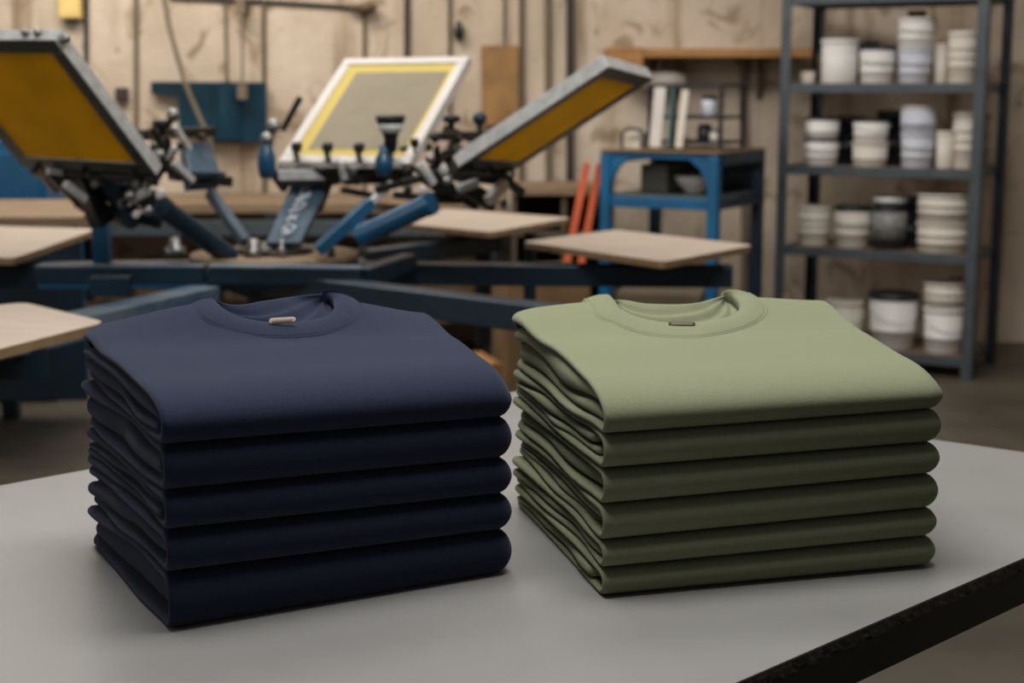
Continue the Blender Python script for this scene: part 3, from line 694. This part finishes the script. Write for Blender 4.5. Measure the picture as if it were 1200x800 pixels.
# low cabinet right of it
cb = empty('low_wooden_cabinet', (.22, 7.3, 0), 'low brown wooden cabinet with open dark bays behind the far right press board', 'cabinet')
m = MB(); m.box((.23, 7.3, .82), (.46, .5, .035)); m.build('cabinet_top', M_bench, cb, .003)
for x in (.01, .24, .44):
    m = MB(); m.box((x, 7.3, .40), (.025, .46, .80)); m.build('side_panel', M_card2, cb, .002)
for z in (.12, .45, .62):
    m = MB(); m.box((.225, 7.3, z), (.43, .45, .02)); m.build('shelf', M_card2, cb, .002)
m = MB(); m.box((.225, 7.53, .41), (.43, .012, .78)); m.build('back_panel', M_card2, cb)
simple_box('cardboard_box', (.12, 6.6, 0), (.36, .36, .52), M_card, 'tall brown cardboard box on the floor under the far right press board', 'box', .2)
simple_box('cardboard_box', (.62, 6.3, 0), (.34, .30, .46), M_card2, 'dull brown box on the floor left of the blue stand', 'box', -.2)
simple_box('wooden_crate', (-.22, 5.6, 0), (.30, .28, .30), M_shelfwood, 'orange brown crate on the floor behind the navy stack', 'crate', .3, flaps=False)
# left work table and blue cabinet
lt = empty('side_worktable', (-2.15, 5.6, 0), 'thick topped brown side table at the left edge behind the press', 'table')
m = MB(); m.box((-2.17, 5.62, .835), (1.40, .82, .05)); m.build('tabletop', M_bench, lt, .005)
for x in (-2.8, -1.98):
    for y in (5.28, 5.95):
        m = MB(); m.box((x, y, .405), (.06, .06, .81)); m.build('leg', M_blue_dk, lt, .003)
m = MB(); m.box((-2.17, 5.29, .51), (1.36, .02, .60)); m.build('dark_cover', M_blue_dk, lt, .003)  # dark sheet added to cover the bright cabinet and darken under the table
bc = empty('blue_metal_cabinet', (-2.45, 6.5, 0), 'bright blue metal cabinet at the left edge behind the tilted screen', 'cabinet')
m = MB(); m.box((-2.42, 6.52, .54), (1.05, .5, 1.08)); m.build('carcass', M_turq, bc, .008)
for x in (-2.68, -2.16):
    m = MB(); m.box((x, 6.262, .54), (.49, .02, .98)); d_ = m.build('door', M_turq, bc, .004)
    m = MB(); m.cyl((x+(.2 if x < -2.4 else -.2), 6.238, .50), (x+(.2 if x < -2.4 else -.2), 6.238, .62), .008); m.build('handle', M_chrome, d_)
# blue stand
ang = -math.pi/6; X, Yv, Z = rot(ang); fr = Vector((.877, 6.6, 0))
sb = empty('blue_metal_stand', fr-X*.27+Yv*.28, 'bright blue metal stand with bracketed corners beside the orange beams', 'stand'); w_, d_ = .554, .56
def P3(x, y, z): return fr-X*(w_-x)+Yv*y+Z*z
m = MB(); m.box(P3(w_/2, d_/2, 1.016), (w_+.02, d_+.02, .006), (X, Yv, Z)); m.build('stand_top', M_woodedge, sb, .002)
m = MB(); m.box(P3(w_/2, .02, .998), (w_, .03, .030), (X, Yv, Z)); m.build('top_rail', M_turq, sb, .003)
m = MB(); m.box(P3(w_, d_/2, .985), (.03, d_-.06, .056), (X, Yv, Z)); m.build('side_rail', M_blue_dk, sb, .003)  # side rails in darker blue: shaded side put into the colour
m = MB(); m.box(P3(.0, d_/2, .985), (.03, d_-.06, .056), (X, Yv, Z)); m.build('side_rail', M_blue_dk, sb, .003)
for x, y, mm in ((.02, .02, M_turq), (w_-.02, .02, M_turq), (.02, d_-.02, M_blue_dk), (w_-.02, d_-.02, M_blue_dk)):  # rear legs get the shaded copy of the front blue
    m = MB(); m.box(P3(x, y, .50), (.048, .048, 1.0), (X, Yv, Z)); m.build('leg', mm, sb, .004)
for sx, x0 in ((1, .044), (-1, w_-.044)):
    m = MB(); pts = [(0, 0), (.085, 0), (.06, -.02), (.035, -.04), (.02, -.07), (0, -.11)]
    vs = [P3(x0+sx*a, .006, .984+b2) for a, b2 in pts]+[P3(x0+sx*a, .030, .984+b2) for a, b2 in pts]; n = len(pts)
    m.add(vs, [tuple(range(n)), tuple(range(n, 2*n))[::-1]]+[(i, (i+1) % n, n+(i+1) % n, n+i) for i in range(n)]); m.build('corner_bracket', M_turq, sb, .002)
m = MB(); m.box(P3(w_/2, d_/2, .818), (w_-.05, d_-.06, .012), (X, Yv, Z)); m.build('mid_shelf', M_rack, sb, .002)
m = MB(); m.box(P3(w_/2, d_-.02, .90), (w_-.09, .008, .155), (X, Yv, Z)); m.build('back_panel', M_rackdk, sb, .001)  # dark sheet added to stand for the shaded interior of the stand
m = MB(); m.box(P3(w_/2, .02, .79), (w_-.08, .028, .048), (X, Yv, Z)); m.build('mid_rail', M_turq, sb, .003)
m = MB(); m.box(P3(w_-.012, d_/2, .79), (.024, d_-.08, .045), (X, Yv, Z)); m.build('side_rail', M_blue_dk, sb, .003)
simple_box('storage_tin', P3(.18, .25, .825), (.13, .16, .125), mat('dull_tin', (110, 108, 96), .6), 'dull grey tin on the mid shelf of the blue stand', 'tin', ang, flaps=False)
q = P3(.36, .22, .825); m = MB(); m.lathe(q, [(0, 0), (.04, 0), (.045, .01), (.075, .04), (.092, .075), (.088, .077), (.07, .045), (.04, .016), (0, .014)], n=36)
tag(m.build('enamel_bowl', M_tubw, origin=q), 'pale grey bowl on the mid shelf of the blue stand', 'bowl')
m = MB(); q = P3(.36, .22, .868); m.ball(q, .027, sq=.8); m.ball(q+Vector((.035, .0, .004)), .025); m.ball(q+Vector((-.03, .02, .004)), .026)
tag(m.build('cloth_rag', M_rackdk, origin=q), 'dark crumpled rag lying in the pale grey bowl', 'rag')
# things on the blue stand
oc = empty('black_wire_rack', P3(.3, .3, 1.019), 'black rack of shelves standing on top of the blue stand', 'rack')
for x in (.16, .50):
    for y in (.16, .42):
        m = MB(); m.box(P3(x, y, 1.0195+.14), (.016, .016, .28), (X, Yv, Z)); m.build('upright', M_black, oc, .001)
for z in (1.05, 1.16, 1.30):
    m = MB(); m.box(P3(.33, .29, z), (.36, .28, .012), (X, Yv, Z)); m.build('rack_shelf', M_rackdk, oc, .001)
def board(x, wd, z0, z1, mm, label, lean=.0, yy=.10):
    m = MB(); p, q = P3(x, yy, z0+.01), P3(x+lean, yy+.03, z1); m.beam(p, q, wd, .012, up=-Yv); o = m.build('leaning_board', mm, None, .002, origin=p); tag(o, label, 'board')
board(.215, .055, 1.0195, 1.29, M_white, 'white board leaning upright on the blue stand, widest of three', .01)
board(.285, .012, 1.0195, 1.29, mat('teal_card', (60, 108, 112), .6), 'thin teal strip between two boards on the blue stand', .005, .09)
board(.33, .035, 1.0195, 1.28, M_tubc, 'cream board leaning on the blue stand right of the teal strip', .015)
for x, z, r, h, mm, lab in ((.40, 1.057, .032, .075, M_black, 'small black jar on the lowest level of the black rack'), (.455, 1.057, .030, .05, M_tubc, 'small cream pot on the lowest level of the black rack'),
        (.42, 1.167, .036, .09, M_tubg, 'grey jar on the middle level of the black rack')):
    q = P3(x, .22, z); o = empty('jar', q, lab, 'jar')
    m = MB(); m.lathe(q, [(0, 0), (r*.9, 0), (r, .006), (r, h*.75), (r*.8, h*.8), (0, h*.8)], n=24); m.build('jar_body', mm, o)
    m = MB(); m.lathe(q+Vector((0, 0, h*.78)), [(0, 0), (r*.88, 0), (r*.88, h*.2), (0, h*.22)], n=24); m.build('lid', M_rackdk, o)
q = P3(.07, .2, 1.0195); m = MB(); m.box(q+Z*.035, (.09, .10, .07), (X, Yv, Z)); m.cyl(q+Z*.07, q+Z*.075, .03)
tag(m.build('small_tin', M_tubc, None, .004, origin=q), 'small beige tin at the left end of the blue stand top', 'tin')
m = MB(); q = P3(.045, .12, 1.0195); m.tube([q, q+Z*.07, q+Z*.09+X*.03, q+Z*.085+X*.09, q+Z*.07+X*.10], .007, 8)
tag(m.build('bent_pipe', M_rackdk, origin=q), 'dark bent pipe standing at the left end of the blue stand', 'pipe')
# orange beams
for i, (t_, b_) in enumerate((((688, 191), (660, 330)), ((703, 192), (677, 330)))):
    p, q = atY(*t_, 7.0), atY(*b_, 6.9); d = (q-p); q = p+d*(p.z/(p.z-q.z)); q.z = 0; q = q+Vector((0, 0, .004)); m = MB(); m.beam(q, p, .032, .030, up=(0, 1, 0))
    tag(m.build('orange_beam', M_orange, None, .003, origin=q), ['orange painted beam leaning left of the blue stand, the left of two', 'orange painted beam leaning against the blue stand, the right of two'][i], 'beam', 'orange beams')
# ------------------------------------------------------------------ shelving rack with tubs
fR = Vector((2.03, 6.754, 0)); fL = Vector((1.262, 7.2, 0)); X = (fR-fL).normalized(); Yv = Vector((-X.y, X.x, 0)); RW = (fR-fL).length; RD = .47
rk = empty('shelving_rack', fL+X*RW/2+Yv*RD/2, 'tall grey steel shelving rack full of white tubs against the wall', 'shelf')
for a, d_, mm in ((0, 0, M_rack), (RW, 0, M_rack), (0, RD, M_rackdk), (RW, RD, M_rackdk)):  # rear posts use a darker steel as painted shade
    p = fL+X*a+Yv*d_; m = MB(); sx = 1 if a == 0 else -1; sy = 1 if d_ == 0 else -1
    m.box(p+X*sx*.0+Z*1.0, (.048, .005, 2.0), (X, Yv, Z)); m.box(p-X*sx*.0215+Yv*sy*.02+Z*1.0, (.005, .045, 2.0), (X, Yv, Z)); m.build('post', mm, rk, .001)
LV = [1.70, 1.305, .930, .553, .092]
for z in LV:
    m = MB(); m.box(fL+X*RW/2+Yv*RD/2+Z*(z-.006), (RW-.05, RD-.02, .012), (X, Yv, Z)); sh = m.build('shelf_board', M_rackboard, rk, .001)
    for (c_, dd) in ((fL+X*RW/2+Yv*.006, (RW-.03, .008, .042)), (fL+X*RW/2+Yv*(RD-.006), (RW-.03, .008, .042)), (fL+X*.006+Yv*RD/2, (.008, RD-.02, .042)), (fL+X*(RW-.006)+Yv*RD/2, (.008, RD-.02, .042))):
        m = MB(); m.box(c_+Z*(z-.016), dd, (X, Yv, Z)); m.build('shelf_rim', M_rack, sh, .001)
def rackpt(px, z, off=.14):
    # point on the shelf at depth off whose projection has column px
    lo_, hi_ = -.1, RW+.3
    for _ in range(40):
        mid = (lo_+hi_)/2; p = fL+X*mid+Yv*off+Z*z
        if 600+F*p.x/(p.y*cT-(p.z-CZ)*sT) < px: lo_ = mid
        else: hi_ = mid
    return fL+X*lo_+Yv*off+Z*z
def tub(px, z, wpx, hpx, label, mm=None, lid=None, ribs=2, off=.15, base=0.0, taper=.90, handle=True, band=None, lname='lid'):
    q = rackpt(px, z, off); sc_ = q.y/F; r = wpx/2*sc_; h = hpx*sc_
    a_ = (q-fL).dot(X); a2 = min(max(a_, r*1.05+.03), RW-r*1.05-.03); q = q+X*(a2-a_); q = q+Z*(base*sc_+.0005); mm = mm or M_tubw; lid = lid or mm
    o = empty('paint_tub', q, label, 'tub', 'tubs on the shelving rack'); m = MB(); pf = [(0, 0), (r*taper*.96, 0), (r*taper, .004)]
    for k in range(ribs):
        zz = h*(.35+.5*k/max(1, ribs)); rr = r*(taper+(1-taper)*zz/h); pf += [(rr*.985, zz-.006), (rr*1.03, zz-.004), (rr*1.03, zz+.002), (rr*.985, zz+.004)]
    pf += [(r*.98, h*.92), (0, h*.92)]; m.lathe(q, pf, n=40); ob = m.build('tub_body', mm, o)
    m = MB(); m.lathe(q+Z*h*.90, [(0, 0), (r*1.02, 0), (r*1.04, h*.02), (r*1.04, h*.085), (r*.98, h*.10), (r*.9, h*.085), (0, h*.085)], n=40); m.build('lid', lid, o)
    if handle:
        m = MB(); zz = h*.80; m.tube([q+Vector((math.cos(a)*r*1.04, math.sin(a)*r*1.04-.002, zz-abs(math.sin(a))*h*.28)) for a in [math.pi+math.pi*i/14 for i in range(15)]], .002, 6); m.build('bail_handle', M_alu, o)
    if band:
        m = MB(); rr = r*(taper+(1-taper)*.45)*1.03; m.lathe(q, [(rr, h*.2), (rr*1.01, h*.2), (rr*1.04, h*.72), (rr, h*.72)], n=40); m.build('label_band', band, o)
    return o
L1, L2, L3, L4 = LV[1:]
tub(983, L1, 42, 51, 'plain white tub with slightly domed lid, first large one on the top shelf', ribs=0, lid=M_tubw, handle=False, taper=.97)
tub(1027, L1, 41, 43, 'short white tub with dark lid on the top shelf beside the tallest stack', lid=M_rackdk, taper=.88)
tub(1071, L1, 38, 40, 'lower white tub of the tall pair on the top shelf', M_tubg, taper=.90)
tub(1071, L1, 42, 34, 'upper white tub of the tall pair on the top shelf', base=40.5, taper=.92)
tub(1071, L1, 22, 8, 'small brown tin on top of the tall pair on the top shelf', M_card, base=75.5, ribs=0, handle=False)
tub(1102, L1, 17, 46, 'narrow cream bottle shaped tub between the tall pair and the ribbed tub', M_tubc, ribs=0, handle=False, off=.2)
tub(1127, L1, 34, 60, 'tall cream ribbed tub beside the front post on the top shelf', M_tubc, ribs=3, handle=False, taper=.96)
tub(941, L1, 17, 16, 'tiny cream pot at the left end of the top shelf', M_tubc, M_card, ribs=0, handle=False, off=.12)
tub(958, L1, 30, 38, 'dim grey tub at the back of the top shelf, left end', M_card2, M_rackdk, off=.34, handle=False)
tub(1008, L1, 40, 48, 'dark tub at the back of the top shelf behind the plain white ones', M_tubk, off=.36, handle=False)
tub(962, L2, 40, 31, 'white tub with black lid at the left end of the second shelf', lid=M_tubk)
tub(962, L2, 41, 23, 'white tub with black lid stacked at the left end of the second shelf', base=31.5, lid=M_tubk, ribs=1, handle=False)
tub(1019, L2, 42, 28, 'lower cream tub of the second pile on the second shelf', M_tubc, ribs=1, handle=False)
tub(1019, L2, 42, 26, 'upper white tub with dark lid of the second pile on the second shelf', base=28.5, lid=M_rackdk, ribs=1)
tub(1074, L2, 38, 40, 'lower grey white tub of the pile with the wide lid on the second shelf', M_tubg, ribs=2)
tub(1074, L2, 43, 31, 'upper grey white tub with wide cream lid on the second shelf', M_tubg, M_tubc, base=40.5, ribs=1, handle=False)
tub(1107, L2, 22, 43, 'small cream tub right of the wide lidded pile on the second shelf', M_tubc, ribs=0, handle=False)
tub(1138, L2, 32, 66, 'cream ribbed tub partly behind the front post on the second shelf', M_tubc, ribs=3, off=.19, handle=False, taper=.96)
tub(1158, L2, 28, 62, 'dim grey tub behind the right post on the second shelf', mat('shaded_grey_tub', (130, 122, 112), .6), ribs=2, off=.36, handle=False)  # dimness behind the post is put into the tub colour
tub(992, L2, 40, 54, 'dark tub at the back of the second shelf between two piles', M_tubk, off=.38, handle=False)
tub(1046, L2, 40, 62, 'dark tub at the back of the second shelf left of the wide lidded pile', M_tubk, off=.38, handle=False)
tub(944, L3, 37, 46, 'cream ribbed tub at the left end of the third shelf', M_tubc, ribs=3, handle=False, taper=.95)
tub(998, L3, 43, 48, 'white tub with dark green lid on the third shelf', M_tubc, M_lidg)
tub(1041, L3, 38, 61, 'black can with silver label on the third shelf', M_tubk, M_alu, band=M_label, handle=False, taper=.98)
tub(1066, L3, 34, 58, 'black can behind the labelled can on the third shelf', M_tubk, M_rackdk, off=.30, handle=False)
tub(1103, L3, 58, 35, 'lower wide cream tub of the pair at the right of the third shelf', M_tubc, ribs=2, handle=False, taper=.95)
tub(1103, L3, 60, 33, 'upper wide cream tub of the pair at the right of the third shelf', M_tubc, base=35.5, ribs=2, handle=False, taper=.95)
tub(988, L4, 44, 52, 'cream tub on the bottom shelf left of the black lidded bucket', M_tubc, ribs=1)
tub(1045, L4, 57, 66, 'white bucket with raised black lid on the bottom shelf', lid=M_tubk, ribs=1, taper=.86)
tub(1104, L4, 46, 54, 'lower white bucket of the pair at the right of the bottom shelf', ribs=1)
tub(1104, L4, 50, 29, 'upper cream bucket of the pair at the right of the bottom shelf', M_tubc, base=54.5, ribs=2, handle=False)
tub(1142, L4, 36, 82, 'dim cream bucket behind the front post on the bottom shelf', mat('shaded_cream_tub', (140, 130, 112), .6), ribs=3, off=.32, handle=False)  # shade behind the post painted into the bucket colour
# ------------------------------------------------------------------ things on the back wall
def wpipe(name, pts, r, mm, label, cat, Y=WY-.02, n=10):
    P_ = [atY(x, y, Y-r) for x, y in pts]; m = MB(); m.tube(P_, r, n)
    for p in (P_[0], P_[-1]):
        m.box(p+Vector((0, r*.5+.004, 0)), (r*3.2, r+.006, .03))
    return tag(m.build(name, mm, origin=P_[-1]), label, cat)
wpipe('wall_conduit', [(101, -60), (101, 250)], .012, M_pipedk, 'dark vertical conduit beside the yellow box on the wall', 'conduit', WY)
wpipe('wall_conduit', [(159, -60), (160, 240)], .012, M_cable, 'pale brown vertical conduit left of the hanging cable', 'conduit', WY)
wpipe('wall_pipe', [(264, 6), (266, 96)], .008, M_cable, 'thin faint pipe on the wall above the blue sheet', 'pipe', WY)
wpipe('wall_pipe', [(309, 3), (310, 240)], .011, M_pipe, 'brown vertical pipe at the right edge of the blue sheet', 'pipe', WY)
wpipe('wall_pipe', [(203, -3), (300, 1), (420, 9)], .011, M_pipedk, 'thin horizontal pipe near the top of the wall', 'pipe', WY)
wpipe('wall_pipe', [(427, 8), (427, 240)], .010, M_pipe, 'vertical pipe with a valve left of the dark pipe', 'pipe', WY)
wpipe('wall_conduit', [(477, -60), (477, 240)], .014, M_pipedk, 'dark vertical conduit above the white framed screen', 'conduit', WY)
wpipe('wall_pipe', [(527, -60), (527, 240)], .010, M_pipe, 'brown vertical pipe left of the plywood board', 'pipe', WY)
wpipe('wall_pipe', [(591, -60), (591, 240)], .008, M_cable, 'pale thin pipe running behind the plywood board', 'pipe', WY)
wpipe('wall_pipe', [(611, -60), (611, 240)], .013, M_pipe, 'brown pipe along the right edge of the plywood board', 'pipe', WY)
wpipe('wall_conduit', [(668, -60), (668, 260)], .019, M_pipedk, 'thick dark vertical conduit right of the plywood board', 'conduit', WY)
wpipe('wall_pipe', [(641, -60), (643, 240)], .016, M_cable, 'pale thick pipe between the plywood board and the dark conduit', 'pipe', WY)
wpipe('wall_pipe', [(872, 70), (874, 360)], .022, M_cable, 'pale thick pipe under the pine shelf', 'pipe', WY)
m = MB(); m.tube([atY(x, y, 7.55) for x, y in [(190, -60), (193, 0), (198, 30), (206, 60), (214, 88), (222, 110), (235, 140), (246, 162), (251, 196), (253, 222)]], .012, 8)
tag(m.build('hanging_cable', M_cable, origin=atY(253, 222, 7.55)), 'long cable hanging in front of the blue sheet', 'cable')
m = MB(); q = atY(284, 8, WY-.065); m.box(q, (.045, .13, .07)); q = atY(284, 8, WY-.125); m.cyl(q, atY(284, 112, WY-.125), .006); m.box(atY(284, 108, WY-.125), (.05, .02, .07))
tag(m.build('pull_cord', M_cable, None, .003, origin=q), 'pull cord with pale handle hanging over the blue sheet', 'cord')
m = MB(); q = atY(430, 8, WY-.05); m.ball(q, .045, sq=.6); m.cyl(q-Vector((.09, 0, 0)), q+Vector((.05, 0, 0)), .016); m.cyl(q, q+Vector((0, .05, 0)), .02)
tag(m.build('pipe_valve', M_pipe, origin=q), 'round brown valve at the end of the horizontal pipe', 'valve')
m = MB(); q = atY(538, 36, WY-.03); m.lathe(q+Vector((0, 0, -.05)), [(0, 0), (.02, .01), (.025, .05), (.015, .08), (.008, .10), (0, .10)], n=16); m.cyl(q+Vector((0, 0, .0)), q+Vector((0, .03, 0)), .01)
tag(m.build('wall_switch', M_black, origin=q), 'small black switch on the wall right of the brown pipe', 'switch')
m = MB(); q = atY(143, 111, WY-.02); m.box(q, (.06, .04, .07)); m.cyl(q-Vector((0, .02, 0)), q-Vector((0, .024, 0)), .02)
tag(m.build('wall_socket', M_pipedk, None, .004, origin=q), 'small dark socket on the wall left of the blue sheet', 'socket')
yb = empty('yellow_junction_box', atY(83, 4, WY-.03), 'yellow box mounted on the wall beside the dark conduit', 'box'); q = wloc(yb)
m = MB(); m.box(q, (.11, .06, .15)); m.build('box_body', M_yellow, yb, .006); m = MB(); m.box(q-Vector((0, .033, 0)), (.10, .006, .14)); m.build('cover', M_yellow, yb, .002)
m = MB(); m.cyl(q-Vector((0, 0, .095)), q-Vector((0, 0, .075)), .022); m.build('cable_gland', M_pipedk, yb)
# dark blue sheet
bs_ = empty('blue_metal_sheet', atY(250, 130, WY-.06), 'dark blue bent metal sheet mounted on the wall behind the press', 'panel')
pts = [(178, 97), (311, 98), (311, 165), (250, 166), (212, 150), (210, 112), (178, 108)]
m = MB(); vs = [atY(x, y, WY-.06) for x, y in pts]+[atY(x, y, WY-.005) for x, y in pts]; n = len(pts)
m.add(vs, [tuple(range(n))[::-1], tuple(range(n, 2*n))]+[(i, n+i, n+(i+1) % n, (i+1) % n) for i in range(n)]); m.build('sheet', M_bluewall, bs_, .006)
m = MB(); vs = []
for k in range(13):
    a = math.pi*k/12; x = 246+40*k/12
    for yy in (102, 164): p = atY(x, yy, WY-.062); vs.append(p-Vector((0, .035*math.sin(a), 0)))
m.add(vs, [(2*i, 2*i+2, 2*i+3, 2*i+1) for i in range(12)], 0, True)
ed = [2*i for i in range(13)]; m.add(vs, [tuple(ed), tuple([i+1 for i in ed])[::-1]]); m.build('curved_fold', M_bluewall, bs_)
# plywood board, pine shelf
q = atY(586, 100, WY-.02); m = MB(); m.box(q, (.185, .025, .39)); tag(m.build('plywood_board', M_ply, None, .003, origin=q), 'orange brown plywood board fixed on the wall above the press', 'board')
ps = empty('pine_wall_shelf', atY(850, 62, WY-.15), 'long orange pine shelf on the wall left of the rack', 'shelf')
a_, b_ = atY(745, 66, WY-.3), atY(952, 58, WY-.3); zz = (a_.z+b_.z)/2; m = MB(); m.box(((a_.x+b_.x)/2, WY-.155, zz), (b_.x-a_.x, .30, .042)); m.build('shelf_board', M_shelfwood, ps, .004)
for x in (a_.x+.12, b_.x-.2):
    m = MB(); m.beam((x, WY-.02, zz-.2), (x, WY-.24, zz-.024), .025, .02, up=(1, 0, 0)); m.box((x, WY-.01, zz-.12), (.025, .02, .2)); m.build('bracket', M_pipe, ps)
q = atY(733, 67, WY-.3); m = MB(); m.box((q.x, WY-.16, q.z), (.17, .30, .095)); tag(m.build('pine_block', M_shelfwood, None, .004, origin=q), 'square orange pine block at the left end of the wall shelf', 'block')
q0 = atY(775, 92, WY-.08); m = MB()
G = MB(); G.lathe(q0+Vector((0, 0, -.05)), [(0, 0), (.10, .0), (.13, .03), (.12, .07), (.07, .09), (0, .10)], n=20)
tag(G.build('dust_sheet', M_tubc, origin=q0), 'pale crumpled bundle hanging under the left of the pine shelf', 'cloth')
# ------------------------------------------------------------------ lights
def area(name, loc, rot_, sx, sy, e, col):
    d = bpy.data.lights.new(name, 'AREA'); d.shape = 'RECTANGLE'; d.size = sx; d.size_y = sy; d.energy = e; d.color = col
    o = bpy.data.objects.new(name, d); C.objects.link(o); o.location = loc; o.rotation_euler = rot_; return o
area('ceiling_light_table', (-.05, 1.62, 2.9), (0, 0, 0), 1.5, .7, 58, (1, .985, .965))
area('ceiling_light_back', (.1, 3.3, 3.1), (math.radians(-16), 0, 0), 2.0, .7, 30, (1, .985, .96))
area('ceiling_light_press', (-1.3, 5.2, 3.3), (0, 0, 0), 2.2, 1.0, 46, (1, .96, .90))
area('ceiling_light_wall', (-1.9, 6.3, 3.2), (math.radians(25), 0, 0), 2.6, .4, 72, (1, .95, .88))
area('ceiling_light_rack', (1.2, 4.8, 3.0), (math.radians(38), 0, math.radians(-15)), 1.4, .6, 34, (1, .98, .95))
area('side_fill', (-4.3, 2.6, 2.0), (math.radians(78), 0, math.radians(-62)), 1.8, 1.3, 30, (1, .99, .97))  # soft fill added from the left to brighten screen sides; no window there
w = bpy.data.worlds.new('world'); sc.world = w; w.use_nodes = True
w.node_tree.nodes['Background'].inputs[0].default_value = (.95, .95, 1, 1); w.node_tree.nodes['Background'].inputs[1].default_value = .10
vs_ = sc.view_settings; vs_.view_transform = 'Standard'; vs_.look = 'None'; vs_.exposure = 0; vs_.gamma = 1; vs_.use_curve_mapping = False
